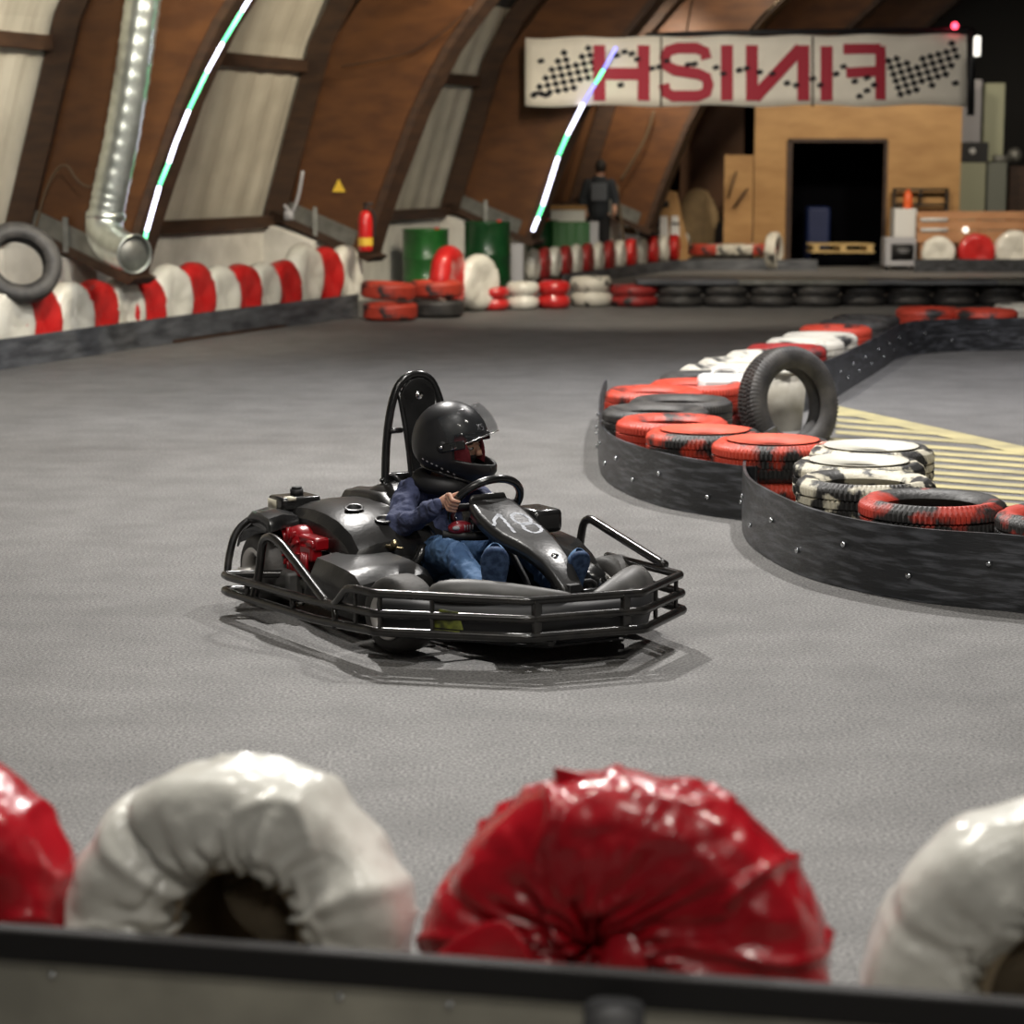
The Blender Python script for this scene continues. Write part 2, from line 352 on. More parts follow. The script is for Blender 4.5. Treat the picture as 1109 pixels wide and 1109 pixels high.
# duct
root = empty('ventilation_duct', (aty(125,290,19.7).x, 19.7, 0)); tag(root, 'galvanised round ventilation duct with elbow in front of the left rib', 'duct')
o0 = root.location
dp = [aty(161,-40,19.7), aty(152,20,19.7), aty(143,85,19.7), aty(132,150,19.7), aty(120,205,19.7), aty(114,236,19.7)]
b = MB(); q = []
for i in range(len(dp)-1):
    for j in range(14): q.append(dp[i].lerp(dp[i+1], j/14)-o0)
b.tube(q, [.155 if i % 4 else .162 for i in range(len(q))], 24); b.build('spiral_pipe', M['galv'], root)
ep = [aty(114.5,232,19.7)-o0, aty(112,247,19.68)-o0, aty(118,262,19.6)-o0, aty(133,272,19.45)-o0, aty(146,275,19.3)-o0]
b = MB(); b.tube(ep, .162, 24, cap=False, smooth=2); b.build('elbow', M['galv'], root, solid=.008)
b = MB(); b.tube([aty(114.3,237,19.7)-o0, aty(114.5,230,19.7)-o0], .172, 24, cap=False); b.tube([ep[-1]*.9+ep[-2]*.1, ep[-1]], .17, 24, cap=False); b.build('collar', M['galv'], root, solid=.008)
b = MB(); b.tube([ep[-1]*.8+ep[-2]*.2, ep[-1]*.79+ep[-2]*.21], .155, 24); b.build('mesh_cover', M['steel'], root)
# fire extinguisher
p = ribp(396,272,BAY-.42); root = empty('fire_extinguisher', p); tag(root, 'red fire extinguisher with yellow label hanging on the second rib', 'fire extinguisher')
b = MB(); b.lathe([(0,0),(.075,0),(.08,.02),(.08,.36),(.06,.42),(.025,.45),(0,.45)], 20); b.build('cylinder', M['ext_red'], root)
b = MB(); b.cyl((0,0,.45),(0,0,.5),.02,10); b.box((.03,0,.52),(.11,.03,.03)); b.build('valve', M['black'], root)
b = MB(); b.tube([(.03,0,.48),(.11,0,.42),(.10,0,.15)], .012, 8, smooth=2); b.build('hose', M['black'], root)
b = MB(); b.lathe([(.0815,.06),(.0815,.15)], 20); b.build('label_band', M['yellow'], root)
p = ribp(367,202,BAY-.16); b = MB(); b.prism([p+BX*-.08+Vector((0,0,-.06)), p+BX*.08+Vector((0,0,-.06)), p+Vector((0,0,.08))], AX*-.01)
tag(b.build('warning_sign', M['yellow'], smooth=False), 'tiny yellow triangular warning sign on the rib left of the fire extinguisher', 'sign')
p = ribp(325,200,BAY-.2); b = MB(); b.tube([ribp(328,185,BAY-.2), ribp(323,215,BAY-.2), ribp(316,232,BAY-.2), ribp(308,222,BAY-.2)], .02, 8, smooth=1)
b.box(ribp(313,233,BAY-.2), (.1,.06,.1)); tag(b.build('tap_pipe', M['grey']), 'short grey pipe and tap fixed low on the second rib', 'pipe')
# ------------------------------------------------------------------ tyres
def tyre_mesh(name, m, R=.30, r=.188, W=.178, n=84, tread=True):
    hwid = W/2
    prof = [(r,-hwid*.62),(r+.012,-hwid*.80),(r+.045,-hwid*.97),(r+.075,-hwid),(R-.03,-hwid*.93),(R-.008,-hwid*.78),(R,-hwid*.6),(R,-hwid*.28),(R-.011,-hwid*.25),(R-.011,-hwid*.19),(R,-hwid*.16),(R,hwid*.16),(R-.011,hwid*.19),(R-.011,hwid*.25),(R,hwid*.28),(R,hwid*.6),(R-.008,hwid*.78),(R-.03,hwid*.93),(r+.075,hwid),(r+.045,hwid*.97),(r+.012,hwid*.80),(r,hwid*.62),(r+.02,hwid*.3),(R-.05,0),(r+.02,-hwid*.3)]
    b = MB(); N = n*3 if tread else 40
    def disp(rr, h, a, i):
        if tread and 4 <= i <= 17:
            g = int(round((a/(2*PI)*N + abs(h)/hwid*2.2))) % 3
            if g == 0 and (i < 8 or i > 9) : rr -= .010 if 5 <= i <= 16 else .005
        return rr, h
    b.lathe(prof, N, 'z', closed=True, disp=disp)
    return b.build(name, M[m], ang=50)
protos = {}
def tyre(m, loc, rz, label, group, tread=True, tilt=None, name='tyre', R=None):
    key = (m, tread, R)
    if key not in protos: protos[key] = o = tyre_mesh(name, m, tread=tread, **({'R': R, 'r': R*.6} if R else {}))
    else: o = protos[key].copy(); COL.objects.link(o)
    o.location = loc; o.rotation_euler = tilt if tilt else (0, 0, rz)
    return tag(o, label, 'tyre', group)
# island chain: (u, v of the top face centre, paint of the top tyre, paint of the bottom one)
TZ = .37
near = [(1122,560,'tyre_redfew','rubber','red-marked black tyre cut off at the right edge'),
 (1010,536,'tyre_redfew','rubber','black tyre with red left flank, second from the right edge'),
 (937,513,'tyre_white','tyre_white','black tyre with white painted tread grooves, open centre'),
 (888,497,'tyre_white','rubber','tyre with white centre ring, nearer of the two'),
 (874,484,'tyre_white','tyre_white','tyre with white centre ring, farther of the two'),
 (826,474,'tyre_red','tyre_red','tyre with orange red centre ring, right of its twin'),
 (771,466,'tyre_red','tyre_red','tyre with orange red centre ring, left of its twin'),
 (733,453,'tyre_redfull','tyre_redfull','almost fully orange red tyre at the island tip'),
 (708,439,'rubber','tyre_white','black tyre on a white flanked one at the leftmost island tip'),
 (720,430,'rubber','tyre_red','plain black tyre just behind the island tip'),
 (729,420,'tyre_redfull','tyre_darkred','orange red tyre behind the plain black one on the island'),
 (745,412,'tyre_redfull','tyre_darkred','faded red tyre, fourth behind the island tip'),
 (765,404,'rubber','tyre_darkred','plain black tyre just left of the standing tyre'),
 (783,396,'tyre_whitefull','tyre_white','nearer cream tyre left of the standing tyre'),
 (803,388,'tyre_whitefull','tyre_white','farther cream tyre left of the standing tyre'),
 (832,380,'tyre_whitefull','tyre_darkred','pale tyre on a dark red one directly behind the standing tyre'),
 (852,373,'tyre_darkred','tyre_darkred','dark red tyre half way along the island'),
 (872,366,'tyre_whitefull','tyre_whitefull','white tyre, nearer of the white pair far down the island'),
 (888,360,'tyre_whitefull','tyre_white','white tyre, farther of the white pair far down the island'),
 (905,352,'tyre_redfull','tyre_darkred','orange red tyre beyond the white pair down the island'),
 (928,346,'rubber','tyre_darkred','greyish black tyre before the far bend of the island'),
 (960,341,'rubber','tyre_white','greyish black tyre at the far bend of the island'),
 (1010,332,'tyre_redfull','rubber','large orange red tyre on the far arm of the island'),
 (1066,334,'tyre_redfull','rubber','orange red tyre on the near side of the far island arm'),
 (1110,328,'tyre_whitefull','rubber','white tyre at the right edge, far island arm')]
g = lambda u, v: atz(u, v, 0)
BELTS = [[g(838,520),g(812,540),g(803,562),g(806,588),g(832,607),g(880,630),g(960,648),g(1040,658),g(1109,664),g(1230,684)],
 [g(655,455),g(647,480),g(648,512),g(668,532),g(712,549),g(760,558),g(802,564),g(818,566)],
 [g(868,447),g(905,432),g(925,418),g(955,400),g(975,386),g(1020,381),g(1109,379),g(1200,380)]]
BL = [BELTS[0][3:], BELTS[1], BELTS[2]]
P = [atz(u, v, 0) if False else atz(u, v, TZ) for u, v, *_ in near]
# keep neighbours from sinking into each other
P0 = [p.copy() for p in P]
for it in range(60):
    for i in range(len(P)): P[i] += (P0[i]-P[i])*.12
    for i in range(len(P)):
        for j in range(i+1, len(P)):
            d = P[j]-P[i]; d.z = 0; L_ = d.length
            if L_ < .55 and L_ > 1e-4:
                c = d/L_*(.55-L_)*.5; P[i] -= c; P[j] += c
    for k_, bl in enumerate(BL):
        for i in range(len(P)):
            best = None
            for a, c in zip(bl, bl[1:]):
                e = c-a; e.z = 0; w_ = P[i]-a; w_.z = 0; tt = max(0, min(1, w_.dot(e)/e.length_squared)); f_ = a+e*tt; nr_ = Vector((e.y,-e.x,0)).normalized()
                q = P[i]-f_; q.z = 0
                if best is None or q.length < best[0]: best = (q.length, q.dot(nr_), nr_)
            if best[1] > -.325 and best[0] < .6: P[i] = P[i]-best[2]*(.325+best[1])*.6
rng = random.Random(3)
for i, ((u, v, mt, mb, lab), p) in enumerate(zip(near, P)):
    tr = i < 16
    tyre(mt, (p.x, p.y, .0895+.182), rng.uniform(0, 6), lab, 'tyres stacked on the track island', tr)
    tyre(mb, (p.x+rng.uniform(-.01,.01), p.y+rng.uniform(-.01,.01), .0895), rng.uniform(0, 6), 'tyre directly under the '+lab, 'tyres stacked on the track island', tr)
# inserts seen as bright discs in four of the tyres
for i, m, lab in ((3,'white_wrap','white ring filling the centre of the nearer white-ringed tyre'),(4,'white_wrap','white ring filling the centre of the farther white-ringed tyre'),(5,'orange','orange red ring filling the right red-ringed tyre'),(6,'orange','orange red ring filling the left red-ringed tyre')):
    p = P[i]; b = MB(); b.lathe([(.12,.325),(.18,.335),(.188,.345),(.22,.3635),(.23,.3655),(.22,.367),(.19,.352),(.12,.332)], 40, closed=True)
    o = b.build('rim_ring', M['orange_paint'] if m == 'orange' else M[m], loc=(p.x, p.y, 0)); tag(o, lab, 'ring', 'painted rim rings in the island tyres')
# standing tyre, bucket
root = None
Rk = .335; o = tyre('rubber', (1.83,13.72,.235), 0, 'large bare black tyre standing upright on the track island', None, True, R=.35)
sp = aty(854,437,13.55); o.location = (sp.x, 13.55, sp.z); o.rotation_euler = Euler((math.radians(80), 0, math.radians(33)), 'XYZ')
bp_ = aty(846,462,14.25)
root = empty('bucket', (bp_.x, 14.25, 0)); tag(root, 'dirty white bucket seen through the standing tyre', 'bucket')
b = MB(); b.lathe([(0,0),(.13,0),(.165,.38),(.155,.38),(.12,.02),(0,.02)], 28); b.build('body', noisy('dirty_bucket', (.30,.28,.23),(.5,.48,.42),5,.6), root)
b = MB(); b.lathe([(0,.37),(.175,.37),(.175,.40),(0,.405)], 28); b.build('lid', M['white_wrap'], root)
wb = aty(781,450,13.9); root = empty('canister', (wb.x+.02, 13.9, 0)); tag(root, 'bright white plastic canister left of the standing tyre', 'canister')
b = MB(); b.box((0,0,.2),(.34,.26,.38)); b.build('body', M['white'], root, bevel=.04)
b = MB(); b.tube([(-.08,0,.38),(-.06,0,.43),(.06,0,.43),(.08,0,.38)], .015, 8, smooth=1); b.build('handle', M['white'], root)
# ------------------------------------------------------------------ belts round the island
def belt(name, pts, h, label, m='belt', th=.014, bolts=True, sm=3, skipb=2):
    pts = [Vector((p[0], p[1], 0)) for p in pts]
    for _ in range(sm):
        q = [pts[0]]
        for i in range(len(pts)-1): q += [pts[i]*.75+pts[i+1]*.25, pts[i]*.25+pts[i+1]*.75]
        q.append(pts[-1]); pts = q
    root = empty(name, (pts[len(pts)//2].x, pts[len(pts)//2].y, 0)); tag(root, label, 'barrier'); o = root.location
    nr = []
    for i in range(len(pts)):
        t = pts[min(i+1, len(pts)-1)]-pts[max(i-1, 0)]; t.normalize(); nr.append(Vector((t.y, -t.x, 0)))
    b = MB(); rows = []
    for i, p in enumerate(pts):
        w = .003*math.sin(i*.35); hh = h+.004*math.sin(i*.22)
        a = p+nr[i]*w-o; c = p+nr[i]*(w-th)-o
        rows.append([a+Vector((0,0,.002)), a+Vector((0,0,hh*.5))+nr[i]*.003, a+Vector((0,0,hh)), c+Vector((0,0,hh)), c+Vector((0,0,.002))])
    b.grid(rows, True); b.add(rows[0], [(0,1,2,3,4)]); b.add(rows[-1], [(4,3,2,1,0)])
    b.build('band', M[m], root, ang=40)
    if bolts:
        d = 0; nx = .25; k = 0
        for i in range(len(pts)-1):
            d += (pts[i+1]-pts[i]).length
            if d > nx and k < 20:
                nx += .33; k += 1; z = h*(.35 if k % 2 else .62); c = pts[i]+nr[i]*.004-o
                bb = MB(); bb.cyl(c+Vector((0,0,z)), c+nr[i]*.012+Vector((0,0,z)), .011, 8); bb.build('bolt', M['bolt'], root)
    return root
g = lambda u, v: atz(u, v, 0)
belt('rubber_belt', [g(838,520),g(812,540),g(803,562),g(806,588),g(832,607),g(880,630),g(960,648),g(1040,658),g(1109,664),g(1230,684)], .295, 'streaked black rubber belt curving round the near right end of the island')
belt('rubber_belt', [g(655,455),g(647,480),g(648,512),g(668,532),g(712,549),g(760,558),g(802,564),g(818,566)], .27, 'black rubber belt round the left tip of the island')
belt('rubber_belt', [g(868,447),g(905,432),g(925,418),g(955,400),g(975,386),g(1020,381),g(1109,379),g(1200,380)], .30, 'dark rubber belt along the far side of the island facing the other lane')
# floor hatching
b = MB(); A0, B0, C0, D0 = g(905,441), g(1230,508), g(1230,640), g(860,480)
u1 = (B0-A0).normalized(); k = 0
def hatch():
    # stripes run across the island end, clipped to the painted wedge
    for i in range(26):
        v0 = 447+i*6.6+max(0,i-6)*.55
        ul = 905 if v0 < 470 else 880; 
        # upper boundary line from (905,441) to (1230,512)
        slope = .075; bs = (512-441)/(1230-905)
        def meet(vl): return 905+((vl-441)-0*slope)/(bs-slope)+(ul-905)*(-slope)/(bs-slope)
        vl, vb_ = v0, v0+3.5
        ur, urb = min(1228, meet(vl)), min(1228, meet(vb_))
        if ur < ul+5: continue
        Z_ = Vector((0,0,.004))
        b.add([g(ul, vl)+Z_, g(ur, vl+(ur-ul)*slope)+Z_, g(urb, vb_+(urb-ul)*slope)+Z_, g(ul, vb_)+Z_], [(0,1,2,3)])
    e0, e1 = g(905,440), g(1230,511); f0, f1 = g(900,446), g(1230,521)
    b.add([e0+Vector((0,0,.005)), e1+Vector((0,0,.005)), f1+Vector((0,0,.005)), f0+Vector((0,0,.005))], [(0,1,2,3)])
hatch()
struct(b.build('trim_floor_hatching', noisy('worn_yellow_paint', (.27,.24,.14),(.42,.37,.19),4,.7,lo=.3,hi=.6), smooth=False, solid=.002))
# ------------------------------------------------------------------ wrapped upright tyres (barriers by the walls)
def wrapped(m, seed, R=.32, W=.20, n=40):
    rg = random.Random(seed); b = MB()
    prof = [(.004,W*.36),(.06,W*.38),(.12,W*.44),(.2,W*.52),(.26,W*.5),(R-.02,W*.40),(R,W*.2),(R+.005,0),(R,-W*.2),(R-.02,-W*.4),(.26,-W*.5),(.2,-W*.52),(.12,-W*.44),(.004,-W*.36)]
    def disp(r, h, a, i):
        p = Vector((r*math.cos(a)*7+seed*3.1, r*math.sin(a)*7, h*8)); nn = noise.noise(p)
        return r+nn*.016*(r/R), h+noise.noise(p*1.7)*.018
    b.lathe(prof, n, 'x', disp=disp); return b
wp = {}
def wtyre(kind, loc, ang, label, group, k, tilt=0, s=1):
    key = (kind, k % 3)
    if key not in wp: o = wp[key] = wrapped(M[kind], hash(key[1])+len(kind)).build('wrapped_tyre', M[kind])
    else: o = wp[key].copy(); COL.objects.link(o)
    o.location = loc; o.rotation_euler = (rng.uniform(0,6) if False else 0, tilt, ang); o.scale = (s, s, s)
    return tag(o, label, 'tyre', group)
L0, L1 = g(0,401), g(390,343); rowd = (L1-L0).normalized(); outw = Vector((-rowd.y, rowd.x, 0))
us_ = [-22,10,40,76,104,134,157,184,210,238,262,285,307,330,352,374]
for i, u in enumerate(us_):
    # point on barrier line seen at u, then step back from the belt
    r = Vector(ray(u, 400)); A = L0+outw*.22
    t = (A.x*rowd.y-A.y*rowd.x)/(r.x*rowd.y-r.y*rowd.x); p = Vector((r.x*t, r.y*t, 0))
    kind = 'white_wrap' if i % 2 else 'red_wrap'; c = 'white' if i % 2 else 'red'
    sc = 1.0 if i not in (7,8,13) else 1.08
    lift = .0 if u < 180 else .03+(.10 if u > 320 else 0)
    if i >= 2: lab = '%s wrapped tyre in the left wall barrier, %s from the left' % (c, ORD[i-1])
    elif i == 1: lab = 'white wrapped tyre in the left wall barrier, cut by the left edge of the picture'
    else: lab = 'red wrapped tyre just outside the left edge in the left wall barrier'
    if u < 0: continue
    wtyre(kind, (p.x, p.y, .335*sc+lift), math.radians(-24+rng.uniform(-4,4)), lab, 'wrapped tyres in the left wall barrier', i, s=sc)
if True:
    e = L1+rowd*.15
    ll = L0-rowd*2
    belt('rubber_belt', [ll, L0, (L0+L1)/2+outw*.12, L1, e+outw*.12, e+outw*.5], .25, 'dusty dark rubber belt along the foot of the left wall barrier', 'belt_dusty', sm=2, bolts=False)
    # timber bed lifting the far tyres
    b = MB(); b.prism([L0+rowd*3+outw*.06, L1+outw*.06, L1+outw*.5, L0+rowd*3+outw*.5], (0,0,.028)); tag(b.build('plank', M['wood_dark'], smooth=False), 'flat timber plank under the far half of the left wall barrier', 'plank')
# loose tyre leaning at far left
tp = aty(18,285,19.0); o = tyre('rubber', (tp.x-.12, 19.15, .62), 0, 'loose black tyre leaning behind the left wall barrier at the picture edge', None, False, R=.36)
o.location = (tp.x+.02, 19.0, tp.z); o.rotation_euler = (math.radians(62), math.radians(-28), math.radians(40))
# ------------------------------------------------------------------ barrier across the hall, left part: painted stacks
YB = 25.8
def stack(u, vb, kind, w, h, lab, y=None, n=2, squash=1):
    p = atz(u, vb, 0); p.y += w/2*.9
    b = MB(); layer = h/n; prof = []
    for k in range(n):
        z0 = k*layer
        prof += [(w/2-.05, z0+.004),(w/2-.012, z0+layer*.2),(w/2, z0+layer*.5),(w/2-.012, z0+layer*.8),(w/2-.05, z0+layer-.004)]
    prof = [(0,0)]+prof+[(w*.25,h-.01),(w*.2,h-.05),(0,h-.06)]
    def disp(r, hh, a, i): 
        q = Vector((r*math.cos(a)*6+u, r*math.sin(a)*6, hh*6)); return r*(1+.04*noise.noise(q)), hh+.01*noise.noise(q*2)*(hh > .02)
    b.lathe(prof, 32, disp=disp); o = b.build('tyre_stack', M[kind], loc=p)
    return tag(o, lab, 'tyre stack', 'painted tyre stacks across the back of the track')
def lay(kind, u, v, z, lab, tilt=(0,0,0), R=.315):
    p = atz(u, v, z); o = tyre(kind, (p.x, p.y, z-.1), 0, lab, 'loose tyres at the corner of the back barrier', False); o.rotation_euler = tilt; return o
o = lay('tyre_redfull', 420, 343, .105, 'x'); q = atz(421,349,0); q.y += .3
o.location = (q.x, q.y, .104); tag(o, 'orange red tyre lying flat at the corner beside the end of the left wall barrier', 'tyre', 'loose tyres at the corner of the back barrier')
o = lay('tyre_redfull', 420, 320, .32, 'x', (0,.06,0)); o.location = (q.x-.02, q.y+.02, .325); tag(o, 'orange red tyre lying on top of the corner pair', 'tyre', 'loose tyres at the corner of the back barrier')
o = lay('rubber', 455, 320, .32, 'x'); o.location = (q.x+.5, q.y+.55, .104); tag(o, 'black tyre lying right behind the orange red corner pair', 'tyre', 'loose tyres at the corner of the back barrier')
o = lay('tyre_redfull', 455, 320, .32, 'x'); o.location = (q.x+.48, q.y+.57, .315); tag(o, 'red tyre lying on the black one behind the corner pair', 'tyre', 'loose tyres at the corner of the back barrier')
pp = atz(462,343,0)
wtyre('white_wrap', (pp.x+.02, pp.y+.12, .32), math.radians(20), 'white wrapped tyre leaning low beside the upright red one in the back barrier', 'wrapped tyres in the back barrier', 1, s=.8).rotation_euler = (0, math.radians(-60), math.radians(0))
COL.objects[-1].location.z = .19
pp = atz(485,341,0); wtyre('red_wrap', (pp.x, pp.y+.2, .40), math.radians(-20), 'glossy red wrapped tyre standing tallest in the back barrier', 'wrapped tyres in the back barrier', 2, s=1.15)
pp = atz(517,339,0); wtyre('white_wrap', (pp.x, pp.y+.3, .335), math.radians(-40), 'white wrapped tyre standing right of the tallest red one', 'wrapped tyres in the back barrier', 0, s=1.0)
for u, vb, kind, w, h, lab in ((535,337,'red_wrap',.36,.28,'low red tyre stack in the back barrier, narrowest'),(566,336,'white_wrap',.40,.33,'white tyre stack between the two red ones in the back barrier'),(600,335,'red_wrap',.40,.33,'red tyre stack left of the dirty cream one in the back barrier'),(641,333,'tyre_whitefull',.52,.36,'dirty cream white tyre stack, widest in the back barrier')):
    stack(u, vb, kind, w, h, lab)
# dark tyre stacks continuing right under planks
for k in range(9):
    u = 688+k*50
    stack(u, 333-(k > 4)*1, 'tyre_darkred' if k == 0 else 'rubber', .60, .26, ('dark red-brown' if k == 0 else 'black')+' tyre stack under the back barrier planks, %s from the left' % ORD[k])
for k, (ua, ub, m) in enumerate(((690,800,'belt_dusty'),(800,940,'steel'),(940,1080,'belt_dusty'),(1080,1200,'steel'))):
    a, c = atz(ua,333,0), atz(ub,332,0); b = MB(); b.span((a.x,a.y+.02,.265),(c.x-.02,a.y+.62,.325)); tag(b.build('plank', M[m], smooth=False, bevel=.01), '%s long plank on the back barrier tyre stacks, %s from the left' % ('grey' if k % 2 else 'dark', ORD[k]), 'plank', 'planks on the back barrier')
# second row of upright wrapped tyres behind
q0, q1 = Vector((.62,31.6,0)), Vector((2.78,37.2,0)); n = 15
for i in range(n):
    u = 577+i*(742-577)/(n-1); r = Vector(ray(u, 290)); dd = (q1-q0).normalized(); A = q0
    t = (A.x*dd.y-A.y*dd.x)/(r.x*dd.y-r.y*dd.x); p = Vector((r.x*t, r.y*t, 0)); kind = ['white_wrap','darkred_wrap' if i < 8 else 'red_wrap'][i % 2]
    wtyre(kind, (p.x, p.y, .315), math.radians(-14), '%s wrapped tyre in the distant striped row, %s from the left' % (('white','red')[i % 2], ORD[i]), 'wrapped tyres in the distant striped row', i, s=.70)
dd = (q1-q0).normalized(); nn_ = Vector((dd.y,-dd.x,0))
belt('rubber_belt', [q0+nn_*.3-dd*.5, q0+nn_*.3, q1+nn_*.3-dd*1.2, Vector((3.1,35.85,0)), Vector((4.9,35.75,0))], .17, 'dark rubber belt in front of the distant striped tyre row', 'belt_dusty', bolts=False)
b = MB(); b.prism([q0-dd*.3+nn_*.25, q1+dd*.3+nn_*.25, q1+dd*.3-nn_*.25, q0-dd*.3-nn_*.25], (0,0,.09)); tag(b.build('plank', M['wood_dark'], smooth=False), 'timber bed under the distant striped tyre row', 'plank')
for u, v, kind, lab, s in ((765,273,'tyre_redfull','flat red tyre at the end of the distant striped row',1),(783,277,'tyre_whitefull','flat white tyre at the end of the distant striped row',1),(803,275,'tyre_whitefull','white tyre lying behind the belt before the blue panel',1),(824,274,'tyre_redfull','red tyre lying flat in front of the blue panel',1)):
    p = aty(u, v, 36.3); tyre(kind, (p.x, 36.3, .105), 0, 'x', None, False); o = COL.objects[-1]; o.location.z = .21; tag(o, lab, 'tyre', 'flat tyres left of the booth door')
    tyre('rubber', (p.x, 36.3, .105), 0, 'black tyre under the '+lab, 'flat tyres left of the booth door', False); COL.objects[-1].location.z = .104; o.location.z = .312
p = aty(840,280,36.5); tyre('tyre_whitefull', (p.x-.1,35.9,.31), 0, 'white painted tyre standing edge-on left of the booth door', None, False, tilt=(math.radians(90),0,math.radians(68)))
# drums
def drum(u, v, y, m, lab, R=.29, hh=.88, dz=0):
    p = aty(u, v, y); root = empty('drum', (p.x, y, dz)); tag(root, lab, 'drum', 'green steel drums')
    b = MB(); prof = [(0,.0),(R,.0),(R,.02)]
    for z in (.28,.58): prof += [(R,hh*z-.02),(R+.012,hh*z),(R,hh*z+.02)]
    prof += [(R,hh-.03),(R+.01,hh-.015),(R+.008,hh),(R-.01,hh),(R-.012,hh-.015),(0,hh-.015)]
    b.lathe(prof, 32); b.build('shell', m, root)
    b = MB(); b.cyl((R*.5,0,hh-.015),(R*.5,0,hh+.02),.03,10); b.build('bung', M['ext_red'], root)
drum(461,280,28.3,M['green'],'green steel drum standing nearest the fire extinguisher')
drum(528,280,28.0,M['green_dark'],'dark green steel drum, tallest and right of the brighter one', R=.29, hh=.98)
drum(583,270,33.5,M['green_dark'],'dark green drum just below the end of the light strip', hh=.86)
p = aty(618,262,33.4); root = empty('green_container', (p.x,33.4,0)); tag(root, 'green ribbed container left of the standing person', 'container')
b = MB(); b.box((0,0,.42),(.56,.5,.84)); b.build('body', M['green_box'], root, bevel=.03)
b = MB(); [b.box((x,-.255,.42),(.03,.02,.8)) for x in (-.2,-.07,.07,.2)]; b.build('ribs', M['green_box'], root)
p = aty(606,240,34.0); root = empty('white_box', (p.x+.12,33.9,0)); tag(root, 'white box with brown lid standing behind the green container', 'box')
b = MB(); b.box((0,0,.5),(.52,.4,1.02)); b.build('body', M['white'], root, bevel=.01)
b = MB(); b.box((0,0,1.04),(.56,.44,.06)); b.build('lid', M['ply'], root, bevel=.01)
p = aty(643,262,33.4); b = MB(); b.box((p.x,33.5,.42),(.14,.4,.84)); tag(b.build('grey_panel', M['grey'], bevel=.01), 'narrow light grey box right of the green container', 'box')
# black cabinet next to dark drum
p = aty(560,270,28.6); b = MB(); b.box((p.x,28.7,.34),(.16,.3,.68)); tag(b.build('cabinet', M['grey'], bevel=.01), 'narrow grey cabinet tucked right of the dark green drum', 'cabinet')
# ------------------------------------------------------------------ banner, mirrored as seen from behind
YN = 29.32
def bn(u, v, d=0): 
    p = aty(u, v, YN); return Vector((p.x, YN+.02*math.sin(u*.045)+d, p.z))
root = empty('finish_banner', (bn(808,78).x, YN, bn(808,78).z)); tag(root, 'long white finish banner with red mirrored letters and checked flags hung across the hall', 'banner')
o0 = root.location
b = MB(); rows = []
for i in range(49):
    u = 568+(1047-568)*i/48; top = 41-(u-568)*.008+1.0*math.sin(i*.8); bot = 114.5+1.2*math.sin(i*.55)
    if i == 0: u = 569
    rows.append([bn(u, top+(bot-top)*k/6)-o0 for k in range(7)])
b.grid(rows); CL = b
def ribbon(b, pts, w, d=-.02, closed=False):
    pts = [Vector((p[0], p[1])) for p in pts]; k = len(pts); Ls = []
    for i in range(k):
        a = pts[i-1] if (closed or i > 0) else pts[i]; c = pts[(i+1) % k] if (closed or i < k-1) else pts[i]
        t = (c-a).normalized(); nn = Vector((-t.y, t.x))*w/2; Ls.append((pts[i]+nn, pts[i]-nn))
    vs = []
    for a, c in Ls: vs += [bn(a.x, a.y, d)-o0, bn(c.x, c.y, d)-o0]
    b.add(vs, [(2*i, 2*i+1, (2*i+3) % (2*k), (2*i+2) % (2*k)) for i in range(k if closed else k-1)])
def dens(pts, n=6):
    q = []
    for i in range(len(pts)-1):
        for j in range(n): q.append((pts[i][0]+(pts[i+1][0]-pts[i][0])*j/n, pts[i][1]+(pts[i+1][1]-pts[i][1])*j/n))
    return q+[pts[-1]]
LT = {}
def letter(name, strokes, w=13):
    b = MB(); [ribbon(b, dens(s), w) for s in strokes]; return b.build('letter_'+name, M['banner_red'], root, smooth=False, solid=.004)
letter('h', [[(649,49),(649,109)], [(697,49),(697,109)], [(649,80),(697,80)]])
sp_ = [(767,91),(765,100),(757,104),(730,104),(721,100),(719,92),(721,84),(730,80),(755,76),(764,71),(766,62),(762,55),(752,52),(732,52),(723,56),(721,64)]
b = MB(); ribbon(b, [(1486-x if False else x, y) for x, y in [(1486-x-0, y) for x, y in sp_]], 12); 
b.build('letter_s', M['banner_red'], root, smooth=False, solid=.004)
letter('i', [[(787,49),(787,109)]]); letter('n', [[(814,49),(814,109)], [(870,49),(870,109)], [(817,106),(867,52)]]); letter('i', [[(895,50),(895,109)]])
letter('f', [[(953,50),(953,108)], [(913,53),(953,53)], [(916,79),(953,77)]], 11)
b = CL; b.mi = 1
def checks(cu, cv, e1, e2, n1, n2, s, mask):
    for i in range(n1):
        for j in range(n2):
            if (i+j) % 2 or not mask(i, j): continue
            u = cu+e1[0]*i+e2[0]*j; v = cv+e1[1]*i+e2[1]*j
            q = [(u-s,v),(u,v-s),(u+s,v),(u,v+s)]; b.add([bn(x, y, -.016)-o0 for x, y in q], [(0,1,2,3)])
def inside(x, y, poly):
    c = False
    for (x1, y1), (x2, y2) in zip(poly, poly[1:]+poly[:1]):
        if (y1 > y) != (y2 > y) and x < (x2-x1)*(y-y1)/(y2-y1)+x1: c = not c
    return c
